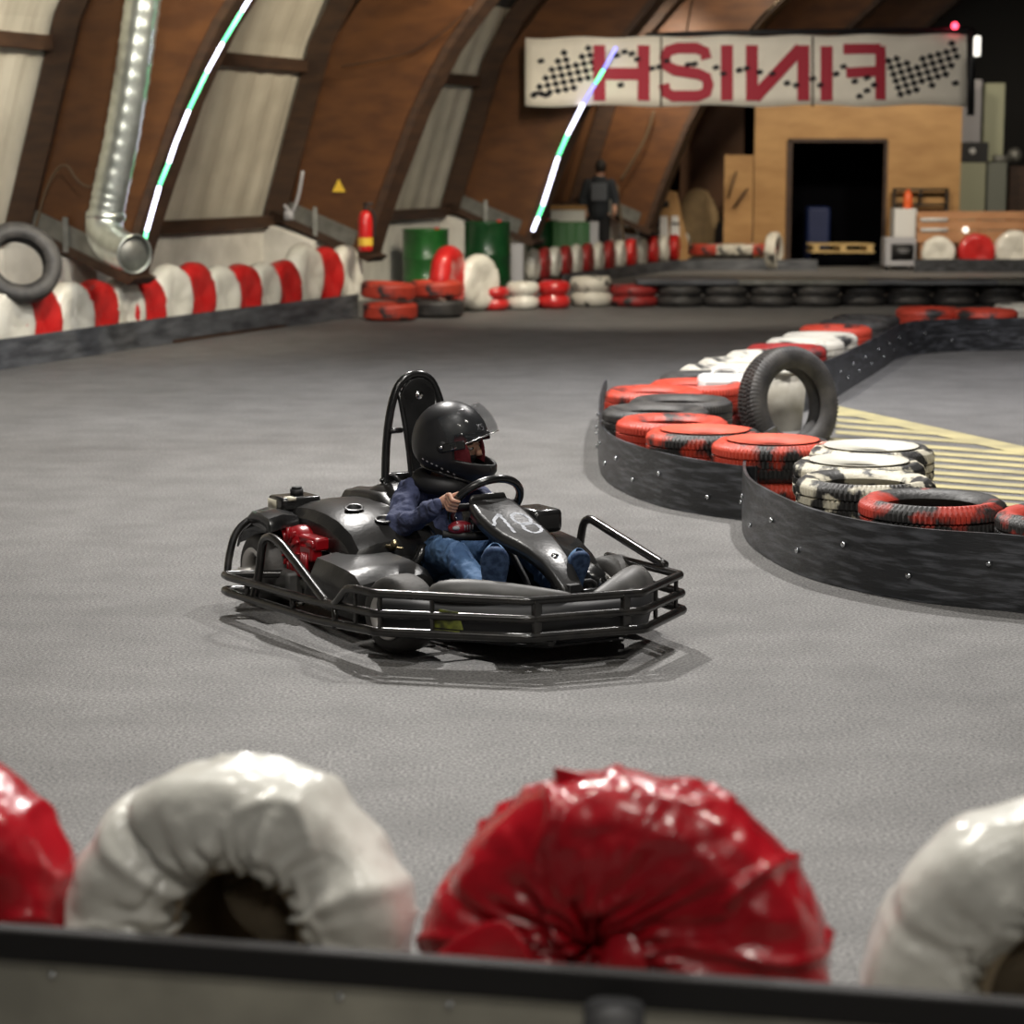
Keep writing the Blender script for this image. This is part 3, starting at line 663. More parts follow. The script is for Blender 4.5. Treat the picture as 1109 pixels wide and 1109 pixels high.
for poly, e1_, e2_ in (([(578,103),(600,70),(607,53),(622,66),(632,48),(645,52),(650,100),(632,82),(620,104)], (3.3,-4.6), (5.4,3.0)), ([(962,66),(976,58),(988,76),(1000,60),(1030,46),(1042,50),(1030,74),(1012,98),(1000,86),(990,104),(970,106)], (-3.0,4.8), (5.6,2.4))):
    cx_, cy_ = poly[0]
    for i in range(-30, 31):
        for j in range(-30, 31):
            u = 808+(cx_-808)+e1_[0]*i+e2_[0]*j; v = cy_+e1_[1]*i+e2_[1]*j
            if (i+j) % 2 == 0 and inside(u, v, poly):
                q = [(u-e1_[0]*.5-e2_[0]*.5, v-e1_[1]*.5-e2_[1]*.5), (u+e1_[0]*.5-e2_[0]*.5, v+e1_[1]*.5-e2_[1]*.5), (u+e1_[0]*.5+e2_[0]*.5, v+e1_[1]*.5+e2_[1]*.5), (u-e1_[0]*.5+e2_[0]*.5, v-e1_[1]*.5+e2_[1]*.5)]
                b.add([bn(x, y, -.016)-o0 for x, y in q], [(0,1,2,3)])
for (x, y) in ((586,66),(581,101),(592,103),(672,92),(668,60),(676,56),(684,58),(690,64),(706,74),(714,72),(722,66),(745,70),(752,69),(775,73),(783,80),(800,76),(808,74),(822,78),(836,80),(852,90),(862,92),(880,85),(888,92),(905,80),(913,72),(925,88),(930,104),(938,98),(946,92),(938,84),(1034,90)):
    b.add([bn(x-4, y-1, -.026)-o0, bn(x+2, y-3.2, -.026)-o0, bn(x+4.5, y+1, -.026)-o0, bn(x-2, y+3.2, -.026)-o0], [(0,1,2,3)])
b.build('cloth', [M['banner'], M['banner_black']], root, solid=.004)
b = MB()
for u in (716,880): b.tube([bn(u,40,-.03)-o0, bn(u,116,-.03)-o0], .012, 6)
b.build('strap', M['wood_dark'], root)
b = MB(); b.tube([bn(700,38,.05), bn(808,35,.05), bn(1055,32,.05)], .035, 10); b.tube([bn(1053,32,.05), bn(1052,125,.05)], .05, 8); tag(b.build('banner_frame', M['black']), 'dark metal truss bar along the top and right end of the banner', 'truss')
b = MB(); b.ball(bn(1034,28,-.02), .045, 10, 8); tag(b.build('indicator_lamp', M['ledr']), 'tiny glowing red lamp above the right end of the banner', 'lamp')
b = MB(); b.box(bn(1058,50,.0), (.08,.1,.26)); tag(b.build('wall_lamp', M['lampw'], bevel=.02), 'small white lamp at the right end of the banner', 'lamp')
# ------------------------------------------------------------------ plywood booth
YP = 36.9
def px(u, v, y): return aty(u, v, y)
xl, xr = px(815,290,YP).x, px(1037,290,YP).x; dl, dr, dt = px(851,290,YP).x, px(957,290,YP).x, px(900,152,YP).z; zt = 3.1
root = empty('plywood_booth', ((xl+xr)/2, YP, 0)); tag(root, 'plywood booth wall with a dark doorway behind the banner', 'booth'); o0 = root.location
b = MB()
b.span((xl,YP,0),(dl,YP+.06,zt)); b.span((dr,YP,0),(xr,YP+.06,zt)); b.span((dl,YP,dt),(dr,YP+.06,zt))
b.v = [(x-o0.x, y-o0.y, z) for x, y, z in b.v]; b.build('front_wall', M['ply'], root, smooth=False)
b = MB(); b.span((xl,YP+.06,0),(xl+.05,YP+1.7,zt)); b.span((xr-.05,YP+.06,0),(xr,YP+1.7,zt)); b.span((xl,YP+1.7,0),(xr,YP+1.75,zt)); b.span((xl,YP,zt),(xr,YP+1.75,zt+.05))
b.v = [(x-o0.x, y-o0.y, z) for x, y, z in b.v]; b.build('shell', M['dark'], root, smooth=False)  # inner walls blackened so the doorway looks unlit
b = MB(); b.span((dl-.02,YP-.02,0),(dl+.07,YP+.02,dt)); b.span((dr-.04,YP-.02,0),(dr+.02,YP+.02,dt)); b.span((dl,YP-.02,dt-.03),(dr,YP+.02,dt+.03))
b.v = [(x-o0.x, y-o0.y, z) for x, y, z in b.v]; b.build('door_frame', M['wood_dark'], root, smooth=False)
p = px(910,262,YP+.6); root = empty('pallet', (p.x, YP+.6, 0)); tag(root, 'light wooden pallet lying raised inside the dark doorway', 'pallet')
for z in (.24,.36):
    b = MB(); [b.box((0,y,z),(1.05,.1,.025)) for y in (-.3,0,.3)]; b.build('deck_boards', M['pallet'], root, smooth=False)
for x in (-.45,0,.45):
    b = MB(); b.box((x,0,.3),(.1,.7,.1)); b.build('bearer', M['pallet'], root, smooth=False)
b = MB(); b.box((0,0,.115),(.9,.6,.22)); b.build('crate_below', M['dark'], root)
p = px(885,243,YP+1.3); b = MB(); b.box((p.x,YP+1.3,.5),(.4,.4,.95)); tag(b.build('blue_barrel_box', mat('shaded_blue', (.01,.02,.08), .5), bevel=.05), 'dim dark blue container inside the doorway', 'container')  # blue darkened to paint in the shade of the doorway
# lower plywood sheet left of booth
a, c = px(783,290,36.7), px(816,168,36.7); b = MB(); b.span((a.x,36.7,.35),(c.x,36.75,c.z)); tag(b.build('plywood_sheet', M['ply'], smooth=False), 'lower plywood sheet standing left of the booth', 'board')
a = px(793,200,36.6); b = MB(); b.box(a, (.03,.03,.45), Matrix.Rotation(.3,3,'Y')); b.box(px(802,215,36.6), (.03,.03,.4), Matrix.Rotation(.6,3,'Y')); tag(b.build('tool_handle', M['wood_dark']), 'two dark sticks leaning on the lower plywood sheet', 'stick')
a, c = px(748,290,38.6), px(816,110,38.6); b = MB(); b.span((a.x-.2,38.6,0),(c.x+.3,38.7,3.1)); tag(b.build('brown_partition', M['ply_brown'], smooth=False), 'dark brown partition behind the tarp and the trestle board', 'partition')
# tarp heap
p = px(757,235,37.7); b = MB()
b.ball((p.x,37.9,.55),(.38,.25,.75),24,16); b.v = [tuple(Vector(v)+Vector((1,1,1))*.09*noise.noise(Vector(v)*5)) for v in b.v]; b.v = [(x,y,max(z,.0)) for x,y,z in b.v]
tag(b.build('tarp', M['tarp']), 'crumpled tan tarp heaped right of the trestle board', 'tarp')
# black bag and blue panel
p = px(797,252,37.2); b = MB(); b.ball((p.x,37.25,.46),(.36,.2,.46),20,12); b.v = [(x,y,max(0,z+.12*noise.noise(Vector((x*6,y*6,z*6))))) for x,y,z in b.v]; tag(b.build('bag', M['black']), 'heap of black bags beside the blue panel', 'bag')
p = px(822,250,37.0); b = MB(); b.prism([(p.x-.12,37,.0),(p.x+.13,37,.0),(p.x+.13,37,.86),(p.x-.12,37,.78)], (0,.3,0)); tag(b.build('plastic_sheet', M['blue'], smooth=False, bevel=.01), 'upright blue plastic panel beside the black bags', 'panel')
# trestle board
p = px(722,288,37.2); root = empty('trestle_board', (p.x,37.2,0)); tag(root, 'wooden trapezoid trestle board with white posters', 'board')
def tp_(u, v, y=37.2): 
    q = px(u, v, y); return Vector((q.x-root.location.x, y-37.2, max(q.z, 0)))
b = MB(); b.prism([tp_(700,288),tp_(752,288),tp_(731,207),tp_(708,207)], (0,.04,0)); b.build('face', M['ply'], root, smooth=False)
b = MB(); b.tube([tp_(732,208)+Vector((0,.06,0)), tp_(748,270)+Vector((0,.5,-.25))], .03, 6); b.tube([tp_(706,208)+Vector((0,.06,0)), tp_(690,270)+Vector((0,.5,-.25))], .03, 6); b.build('leg', M['ply'], root)
for uu in (720,732):
    b = MB(); b.prism([tp_(uu-6,272,37.15),tp_(uu+5,272,37.15),tp_(uu+3,234,37.15),tp_(uu-5,234,37.15)], (0,.01,0)); b.build('poster', M['white'], root, smooth=False)
b = MB(); b.box(tp_(720,221,37.13),(.13,.01,.1)); b.build('emblem', M['black'], root)
b = MB(); b.box(tp_(732,242,37.12),(.14,.01,.03)); b.build('poster_print', M['black'], root)
p = px(704,262,37.0); root = empty('chair', (p.x,37.0,0)); tag(root, 'small black chair left of the trestle board', 'chair')
b = MB(); b.box((0,0,.45),(.38,.4,.05)); b.build('seat', M['black'], root, bevel=.01)
b = MB(); b.box((0,.18,.7),(.36,.04,.4)); b.build('backrest', M['black'], root, bevel=.02)
for x in (-.16,.16):
    for y in (-.17,.17): b = MB(); b.cyl((x,y,0),(x,y,.44),.014,6); b.build('leg', M['black'], root)
# cabinet group on the right
def boxobj(name, u0, v0, u1, v1, y, dep, m, lab, cat, z0=None, **k):
    a, c = px(u0, v1, y), px(u1, v0, y); b = MB(); b.span((a.x,y,a.z if z0 is None else z0),(c.x,y+dep,c.z)); return tag(b.build(name, M[m], smooth=False, bevel=.015), lab, cat)
boxobj('cabinet', 968,226,993,262, 36.4,.4,'white','white upright cabinet right of the booth door','cabinet', z0=0)
p = px(983,226,36.55); root = empty('bottle', (p.x,36.55,p.z)); tag(root, 'orange plastic bottle on the white cabinet', 'bottle')
b = MB(); b.lathe([(0,0),(.07,0),(.075,.02),(.075,.22),(.05,.27),(0,.28)], 18); b.build('body', M['orange'], root)
b = MB(); b.cyl((0,0,.27),(0,0,.31),.035,12); b.build('cap', M['orange'], root)
p = px(975,286,35.9); root = empty('monitor_crate', (p.x,35.9,0)); tag(root, 'light grey crate with a dark screen standing on the floor right of the doorway', 'crate')
b = MB(); b.box((0,.2,.29),(.50,.4,.46)); b.build('body', M['grey'], root, bevel=.02)
b = MB(); b.box((.03,-.005,.29),(.36,.012,.26)); b.build('screen', M['black'], root)
b = MB(); [b.box((.05,-.014,.33-.04*i),(.2-.03*i,.004,.012)) for i in range(2)]; b.build('text_lines', M['grey'], root)
for x in (-.2,.2): b = MB(); b.cyl((x,.1,0),(x,.1,.07),.03,8); b.build('foot', M['black'], root)
# shelf rack
root = empty('wire_rack', (px(1000,290,36.75).x,36.75,0)); tag(root, 'black metal rack against the plywood right of the white cabinet', 'rack')
x0, x1 = px(974,0,36.75).x-root.location.x, px(1032,0,36.75).x-root.location.x; zt = px(1000,204,36.75).z
for x in (x0,x1): b = MB(); b.box((x,0,zt/2),(.05,.05,zt)); b.build('post', M['black'], root)
for z in (zt,zt-.25,zt-.55): b = MB(); b.box(((x0+x1)/2,0,z-.02),(x1-x0,.08,.04)); b.build('rail', M['black'], root)
b = MB(); b.box(((x0+x1)/2,0,zt-.13),(.04,.05,.25)); b.build('mid_post', M['black'], root)
# wooden bench of slats
root = empty('slatted_bench', (px(1060,290,36.3).x,36.3,0)); tag(root, 'brown wooden slatted bench back behind the three white and red half discs', 'bench')
X0, X1 = px(993,250,36.3).x-root.location.x, px(1125,250,36.3).x-root.location.x
for k, (v0, v1) in enumerate(((229,238),(239,249),(250,263))):
    z1, z0 = px(1050,v0,36.3).z, px(1050,v1,36.3).z; b = MB(); b.span((X0,0,z0),(X1,.04,z1)); b.build('slat', M['pine'], root, smooth=False, bevel=.006)
for x in (X0+.1, 0, X1-.1): b = MB(); b.span((x-.04,.04,0),(x+.04,.12,px(1050,230,36.3).z)); b.build('post', M['pine'], root, smooth=False)
b = MB(); b.span((X0+.03,.1,.42),(X1-.03,.55,.47)); b.build('seat', M['pine'], root, smooth=False)
b = MB(); 
for v in (238,249): q = px(1012,v,36.28); b.box((q.x-root.location.x,-.015,q.z),(.44,.008,.06))
b.build('white_strip', M['white'], root)
b = MB(); b.ball((px(1046,249,36.25).x-root.location.x,-.03,px(1046,249,36.25).z),.05,12,8); b.build('glowing_knob', M['lampw'], root)  # knob brightened by the glowing lamp material
# three half-disc tyres right
for i, (u, v, kind, s, lab) in enumerate(((1016,283,'white_wrap',.85,'white wrapped disc left of the red one in front of the slatted bench'),(1057,283,'red_wrap',.92,'red wrapped disc in front of the slatted bench'),(1098,282,'white_wrap',1.0,'white wrapped disc right of the red one at the right edge'),(1142,281,'red_wrap',1,'red wrapped disc beyond the right edge'))):
    if i == 3: continue
    p = px(u, v, 35.6); wtyre(kind, (p.x,35.6,.33*s), math.radians(-90), lab, 'wrapped discs in front of the bench', i, s=s)
a, c = px(990,290,35.3), px(1240,290,35.3); belt('rubber_belt', [(a.x,35.3),(a.x+1,35.3),(c.x,35.3)], .2, 'low dark belt in front of the three discs at the right edge', 'belt', bolts=False)
# pale tower things at the right
boxobj('sheet_panel', 1037,86,1064,160, 38.0,.25,'curtain','pale grey sheet hanging panel behind the right end of the banner','panel', z0=None)
boxobj('sheet_panel', 1064,90,1089,175, 38.2,.3,'tower_green','pale greenish hanging panel at the right of the grey one','panel')
boxobj('speaker', 1040,154,1071,176, 37.8,.3,'black','black loudspeaker box between the hanging panels and the pale board','loudspeaker')
b = MB(); q = px(1053,164,37.78); b.ball(q,.06,12,8); tag(b.build('small_lamp', M['white']), 'small round light spot on the black loudspeaker box', 'lamp')
boxobj('board', 1037,176,1068,232, 37.8,.3,'tower_green','pale cream green board standing behind the slatted bench','board', z0=0)
boxobj('cabinet', 1068,176,1091,232, 37.9,.5,'tower_grey','grey green cabinet right of the pale cream board','cabinet', z0=0)
boxobj('cabinet', 1092,180,1130,232, 38.4,.5,'wood_dark','dim brown cabinet at the right edge behind the bench','cabinet', z0=0)
b = MB(); b.ball(px(1099,168,38.3),.13,14,10); b.box(px(1085,172,38.1),(.3,.1,.12)); tag(b.build('machine', M['steel']), 'small metal machine on top of the cabinets at the right', 'machine')
# ------------------------------------------------------------------ foreground barrier
YR = 3.13
fa, fb = atz(0,1003,.552), atz(1109,1084,.552)
fd = (fb-fa).normalized(); fn = Vector((fd.y,-fd.x,0))      # towards the camera
if fn.y > 0: fn = -fn
root = empty('track_barrier', ((fa+fb)/2).to_2d().to_3d()); tag(root, 'grimy board barrier with a black top edge in the foreground', 'barrier'); o0 = root.location
a = fa-fd*1.2; c = fb+fd*1.2; a.z = c.z = 0
b = MB(); b.prism([a-o0, c-o0, c-fn*.012-o0, a-fn*.012-o0], (0,0,.53)); b.build('board', M['board'], root, smooth=False)
b = MB(); b.prism([a+fn*.012-o0+Vector((0,0,.502)), c+fn*.012-o0+Vector((0,0,.502)), c-fn*.02-o0+Vector((0,0,.502)), a-fn*.02-o0+Vector((0,0,.502))], (0,0,.050)); b.build('top_edge', M['belt_edge'], root, smooth=False, bevel=.005)
for u, v in ((72,1036),(380,1058),(498,1065),(905,1090),(965,1094),(1080,1102)):
    q = atz(u, v, .49); q2 = fa+fd*((q-fa).dot(fd)); q2.z = .482; q2 = q2+fn*.002
    bb = MB(); bb.ball(q2-o0, (.006,.005,.006), 10, 6); bb.build('bolt', M['bolt'], root)
b = MB(); q = fa+fd*((atz(676,1080,.5)-fa).dot(fd)); q.z = 0; b.cyl(q+fn*.06-o0, q+fn*.06-o0+Vector((0,0,.522)), .043, 24); b.build('post', M['black'], root)
b = MB(); q = fa-fn*.40; q.z = 0; b.prism([a-fn*.16-o0, c-fn*.16-o0, c-fn*.50-o0, a-fn*.50-o0], (0,0,.10)); 
b.build('base_plank', M['wood_dark'], root, smooth=False)
# big foil-wrapped tyres
def bigwrap(name, kind, uc, R, rin, half, seed, label, folds, amp, hoff=(0,0), hole=True, cz=.43, ca=0, seams=()):
    N, K = 220, 56; b = MB(); rows = []
    Rm = (R+rin)/2; ra = (R-rin)/2
    for j in range(N):
        a = 2*PI*j/N; row = []
        for k in range(K):
            ph = 2*PI*k/K
            cr, sr = math.cos(ph), math.sin(ph)
            e = .62
            rr = Rm+ra*math.copysign(abs(cr)**e, cr); hh = half*math.copysign(abs(sr)**e, sr)
            innerw = max(0, -cr*.6+.4)                      # stronger folds toward the hole
            x, y = math.cos(a), math.sin(a)
            f1 = noise.noise(Vector((x*folds*.35+seed, y*folds*.35, sr*.7)))
            f2 = math.sin(a*folds+3*noise.noise(Vector((x*2+seed, y*2, cr*1.5)))*2.2)
            f3 = noise.noise(Vector((x*rr*26+seed*2, y*rr*26, hh*22)))
            f4 = abs(noise.noise(Vector((x*rr*11-seed, y*rr*11, hh*9))))
            cr_ = max(0, .10-abs(noise.noise(Vector((x*rr*5-seed, y*rr*5+seed, hh*5)))))*10
            d = f1*.011+f3*.0030*amp+cr_**2*.008*amp
            d += innerw**2.2*(abs(f2)-.5)*.034*amp
            for sa, sw, sd in seams:
                dd_ = (a-sa-.25*sr*.4+PI) % (2*PI)-PI; d += sd*math.exp(-(dd_/sw)**2)
            rr2 = rr+d*cr; hh2 = hh+d*sr*1.1; ow = min(1, max(0, (R-rr)/(R-rin)))**1.3
            row.append((hh2, rr2*x+hoff[0]*ow, rr2*y+hoff[1]*ow))
        rows.append(row)
    rows.append(rows[0]); b.grid(rows, True)
    q = fa-fn*(.33); q = q+fd*((atz(uc, 1040, .44)-q).dot(fd)); q.z = cz
    o = b.build(name, M[kind], loc=q, rot=(0,0,math.atan2(fn.y, fn.x)+ca))
    if rin > .08:
        b = MB(); b.lathe([(rin-.02,half*.2),(rin-.005,0),(rin-.005,-half-.16),(rin+.02,-half-.17),(0,-half-.18)], 40, 'x'); b.build('inner_liner', M['liner'], o, solid=.004)
    return o, q
def flap(o, kind, pts, nm):
    b = MB(); rows = []
    b.grid(pts); return b.build(nm, M[kind], o, solid=.006, sub=2)
o, q = bigwrap('foil_tyre', 'white_foil', 236, .285, .125, .085, 3.3, '', 9, 1.0, cz=.452, seams=((math.radians(138),.08,.008),(math.radians(127),.035,-.018),(math.radians(62),.10,.010),(math.radians(20),.09,.012)))
tag(o, 'white foil-wrapped tyre with open centre in the foreground, left of the big red one', 'tyre', 'foil-wrapped tyres along the foreground barrier')
o, q = bigwrap('foil_tyre', 'red_foil', 680, .326, .03, .10, 8.1, '', 6, 2.0, hoff=(-.045,.065), cz=.425, seams=((math.radians(150),.05,-.012),(math.radians(75),.04,.004)))
tag(o, 'big glossy red foil-wrapped tyre with a puckered centre behind the foreground barrier', 'tyre', 'foil-wrapped tyres along the foreground barrier')
# local y is to the picture's... x axis faces the camera; z up
def P3(h, y, z): return (h, y, z)
for sgn in (1,):
    flap(o, 'red_foil', [[P3(.02,-.12,.290),P3(.03,-.07,.310),P3(.03,-.01,.315)],[P3(.01,-.115,.315),P3(.03,-.08,.325),P3(.02,-.03,.325)],[P3(.015,-.12,.335),P3(.02,-.11,.338),P3(.02,-.085,.333)]], 'foil_corner')
    flap(o, 'red_foil', [[P3(.10,-.30,.04),P3(.125,-.24,.10),P3(.135,-.16,.14)],[P3(.13,-.29,.02),P3(.15,-.2,.05),P3(.15,-.13,.08)],[P3(.13,-.25,-.03),P3(.145,-.17,.0),P3(.14,-.10,.03)]], 'foil_flap')
    flap(o, 'red_foil', [[P3(.09,-.02,.09),P3(.10,.01,.11),P3(.10,.05,.09)],[P3(.11,-.03,.04),P3(.13,0,.05),P3(.12,.05,.04)],[P3(.07,-.06,-.02),P3(.11,-.02,-.02),P3(.08,.04,-.03)]], 'foil_flap')
o, q = bigwrap('foil_tyre', 'white_foil', 1160, .325, .15, .09, 12.7, '', 9, .8, seams=((math.radians(150),.05,-.006),))
tag(o, 'white foil-wrapped tyre at the lower right, partly outside the picture', 'tyre', 'foil-wrapped tyres along the foreground barrier')
o, q = bigwrap('foil_tyre', 'red_foil', -172, .305, .12, .11, 5.2, '', 8, 1.0)
tag(o, 'red foil-wrapped tyre cut off at the lower left', 'tyre', 'foil-wrapped tyres along the foreground barrier')
# ------------------------------------------------------------------ the kart (local frame: x forward, y to its left, z up, rear axle at x = 0)
KA = math.radians(-58)
kart = empty('go_kart', (-.585, 8.75, 0), KA); tag(kart, 'black rental go-kart number 18 with tube bumpers driving on the asphalt', 'go-kart')
def T(name, pts, r, m='frame_black', sm=2, n=10, parent=None, **k):
    b = MB(); b.tube(pts, r, n, smooth=sm, **k); return b.build(name, M[m], parent or kart)
top = [(.93,-.63,.17),(.97,-.635,.19),(1.04,-.635,.245),(1.10,-.63,.255),(1.2,-.615,.255),(1.57,-.234,.25),(1.655,.179,.25),(1.475,.475,.255),(1.28,.49,.25),(.95,.52,.24)]
def dn(pts, e=.12):   # keep corners tight: insert points next to every corner
    q = [Vector(pts[0])]
    for i in range(1, len(pts)-1):
        p = Vector(pts[i]); a = Vector(pts[i-1]); c = Vector(pts[i+1])
        q += [p.lerp(a, min(.35, e*.25/max((p-a).length, .01))), p, p.lerp(c, min(.35, e*.25/max((p-c).length, .01)))]
    return q+[Vector(pts[-1])]
T('bumper_rail', dn(top), .0155)
mid = [(.20,-.47,.15),(.12,-.60,.15),(.095,-.665,.15),(.15,-.672,.15),(.8,-.645,.165),(1.2,-.612,.185),(1.575,-.236,.188),(1.66,.182,.188),(1.48,.48,.19),(1.25,.50,.185),(.7,.60,.165),(.12,.62,.15),(.06,.56,.15),(.08,.42,.15)]
T('bumper_rail', dn(mid), .0155)
low = [(.20,-.47,.09),(.12,-.60,.09),(.095,-.665,.09),(.15,-.672,.09),(.8,-.645,.10),(1.2,-.612,.122),(1.58,-.238,.126),(1.665,.184,.126),(1.485,.482,.13),(1.25,.50,.125),(.7,.60,.10),(.12,.62,.09),(.06,.56,.09),(.08,.42,.09)]
T('bumper_rail', dn(low), .0165)
for x, y, w in ((1.585,-.20,.035),(1.648,.12,.035),(1.60,.28,.012),(1.50,.44,.012),(1.22,-.60,.014),(1.08,-.62,.012),(1.35,-.47,.012)):
    z0, z1 = .12, .25
    b = MB(); b.box((x-.004, y, (z0+z1)/2), (.02 if w > .02 else .014, w, z1-z0), Matrix.Rotation(.2,3,'Z')); b.build('bumper_post', M['frame_black'], kart, bevel=.003)
for x, y in ((.3,-.665),(.65,-.65),(.95,-.635),(.45,.61),(.9,.56)):
    b = MB(); b.cyl((x,y,.09),(x,y,.165),.011,8); b.build('bumper_post', M['frame_black'], kart)
T('side_loop', [(.335,-.655,.10),(.335,-.63,.2),(.335,-.62,.285),(.36,-.62,.325),(.42,-.62,.338),(.48,-.62,.33),(.55,-.62,.305),(.89,-.635,.17)], .0165, 'frame_black')
T('side_loop', [(.78,.50,.18),(.80,.50,.30),(.82,.50,.355),(.86,.50,.372),(.91,.50,.362),(.96,.50,.35),(1.36,.49,.27)], .0165)
T('wheel_guard', [(.10,-.655,.15),(.04,-.62,.20),(-.02,-.57,.27),(-.05,-.52,.31),(-.06,-.46,.335)], .015)
# stripes of floor pan and chassis
b = MB(); b.prism([(.15,-.28,.05),(1.30,-.22,.05),(1.50,-.10,.06),(1.52,.18,.06),(1.32,.32,.05),(.15,.40,.05)], (0,0,.008)); b.build('floor_tray', M['black'], kart, smooth=False)
for y in (-.30,.36): T('chassis_tube', [(-.12,y,.09),(.3,y,.075),(1.1,y*.9,.075),(1.35,y*.6,.08),(1.58,y*.45,.10)], .016, 'frame_black')
T('chassis_tube', [(1.06,-.40,.10),(1.06,.40,.10)], .018, 'black'); T('axle', [(0,-.56,.135),(0,.60,.135)], .018, 'rim')
# big skirt under front bumper
b = MB(); rows = []
for (x, y) in ((1.12,-.56),(1.28,-.44),(1.48,-.22),(1.56,.02),(1.57,.18),(1.42,.38),(1.25,.45)):
    rows.append([(x-.04,y*.95,.22),(x,y,.20),(x+.01,y,.14),(x-.01,y,.085)])
b.grid(rows); b.build('front_skirt', M['black'], kart, solid=.006)
b = MB(); b.prism([(1.33,-.47,.145),(1.42,-.41,.145),(1.40,-.42,.205),(1.36,-.45,.21)], (.012,.012,0)); b.prism([(1.33,-.48,.115),(1.41,-.42,.115),(1.41,-.42,.14),(1.34,-.475,.14)], (.012,.012,0)); b.build('green_decal', noisy('olive_green_decal', (.025,.03,.006),(.15,.17,.02),34,.5), kart, smooth=False)
# wheels
def wheel(x, y, R, W, steer, side, nm):
    e = empty(nm, (0,0,0)); e.parent = kart; e.location = (x, y, R+.001); e.rotation_euler = (0,0,steer)
    prof = [(R*.52,-W*.42),(R*.60,-W*.5),(R*.80,-W*.5),(R*.93,-W*.44),(R*.985,-W*.34),(R,-W*.15),(R,W*.15),(R*.985,W*.34),(R*.93,W*.44),(R*.80,W*.5),(R*.60,W*.5),(R*.52,W*.42)]
    b = MB(); b.lathe(prof, 48, 'y', closed=True); b.build('tyre', M['rubber_kart'], e, ang=70)
    b = MB(); pr = []
    for s in (-1,1): pass
    b.lathe([(R*.53,-W*.45),(R*.50,-W*.44),(R*.46,-W*.30),(R*.40,-W*.10),(R*.40,W*.10),(R*.46,W*.30),(R*.50,W*.44),(R*.53,W*.45)], 32, 'y'); b.lathe([(0,side*W*.22),(R*.2,side*W*.24),(R*.24,side*W*.12),(R*.42,side*W*.10)], 32, 'y')
    b.lathe([(R*.40,side*W*.30),(R*.50,side*W*.50),(R*.60,side*W*.525),(R*.62,side*W*.50)], 40, 'y'); b.lathe([(0,side*W*.30),(R*.22,side*W*.33),(R*.28,side*W*.22),(R*.44,side*W*.26)], 40, 'y')
    b.build('rim', M['rim'], e, solid=.004)
    b = MB(); b.lathe([(0,side*W*.42),(R*.12,side*W*.40),(R*.15,side*W*.2)], 16, 'y'); b.build('hub_nut', M['chrome'], e)
wheel(.02,-.42,.140,.18,0,-1,'rear_wheel'); wheel(.02,.50,.140,.19,0,1,'rear_wheel')
wheel(1.05,-.425,.138,.135,math.radians(12),-1,'front_wheel'); wheel(1.05,.475,.130,.135,math.radians(14),-1,'front_wheel')
# rear right fender over wheel
def fender(y0, y1, R, a0, a1, zc, xc, nm, m, sq=0):
    b = MB(); rows = []
    for i in range(13):
        a = math.radians(a0+(a1-a0)*i/12); r = R
        x, z = xc+r*math.cos(a), zc+r*math.sin(a)
        rows.append([(xc+(r-.05)*math.cos(a), y0, zc+(r-.05)*math.sin(a)), (x, y0+.02, z), (x, y1-.02, z), (xc+(r-.05)*math.cos(a), y1, zc+(r-.05)*math.sin(a))])
    b.grid(rows); return b.build(nm, M[m], kart, solid=.006, bevel=.004)
b = MB(); rows = []
for (x, z, dz) in ((-.135,.24,.03),(-.11,.30,.04),(-.06,.345,.05),(-.01,.375,.055),(.06,.375,.06),(.13,.365,.06),(.16,.32,.05)):
    rows.append([(x,-.50,z-dz),(x,-.49,z-.012),(x,-.43,z),(x,-.37,z-.012),(x,-.36,z-dz)])
b.grid(rows); b.build('rear_fender', M['kart_black'], kart, solid=.008, ang=35)
fender(.40,.62,.19,190,10,.15,.0,'rear_fender','kart_black')
# engine cover: lofted hood between fuel box and seat with two holes
ec = []
xs = [(.00,.30,.385),(.10,.30,.40),(.20,.30,.405),(.30,.30,.400),(.40,.29,.385),(.50,.27,.35),(.56,.26,.30),(.58,.25,.24)]
b = MB(); rows = []
for i, (x, hw_, zt_) in enumerate(xs):
    y0, y1 = -.36, .0
    zb = .26 if i < 2 else .25-.0*i
    if i >= 2: zb = .235
    if i in (2,3,4): zb = .25
    row = [(x,y0,zb),(x,y0+.004,zt_-.055),(x,y0+.03,zt_-.02),(x,y0+.10,zt_-.002),(x,y0+.20,zt_+.006),(x,y1-.06,zt_+.004),(x,y1,zt_-.02),(x,y1+.02,zt_-.08),(x,y1+.02,zb)]
    rows.append(row)
b.grid(rows); b.add(rows[-1], [tuple(range(9))]); b.build('engine_cover', M['kart_satin'], kart, solid=.006, bevel=.003, ang=50)
# raised rear lip of the cover
b = MB(); rows = []
for i in range(9):
    x = -.02+.07*i; z = .415+.018*math.sin(PI*i/8)-(.002*i*i if i > 4 else 0)*.6
    rows.append([(x,-.10,z-.03),(x,-.08,z+.0),(x,-.02,z+.01),(x,.01,z-.03)])
b.grid(rows); b.build('cover_ridge', M['kart_satin'], kart, solid=.006)
for u_, v_ in ((362,577),(393,578)):
    pass
for (x, y, z) in ((.345,-.235,.4025),(.475,-.175,.3715)):
    b = MB(); b.lathe([(0,-.012),(.022,-.012),(.026,.0),(.033,.005),(.038,.001)], 24)
    o = b.build('cover_hole', M['black'], kart, loc=(x,y,z+.002), rot=(math.radians(6),math.radians(12),0))
    b = MB(); b.lathe([(.026,.002),(.031,.006),(.037,.003)], 24); b.build('hole_rim', M['kart_satin'], o)
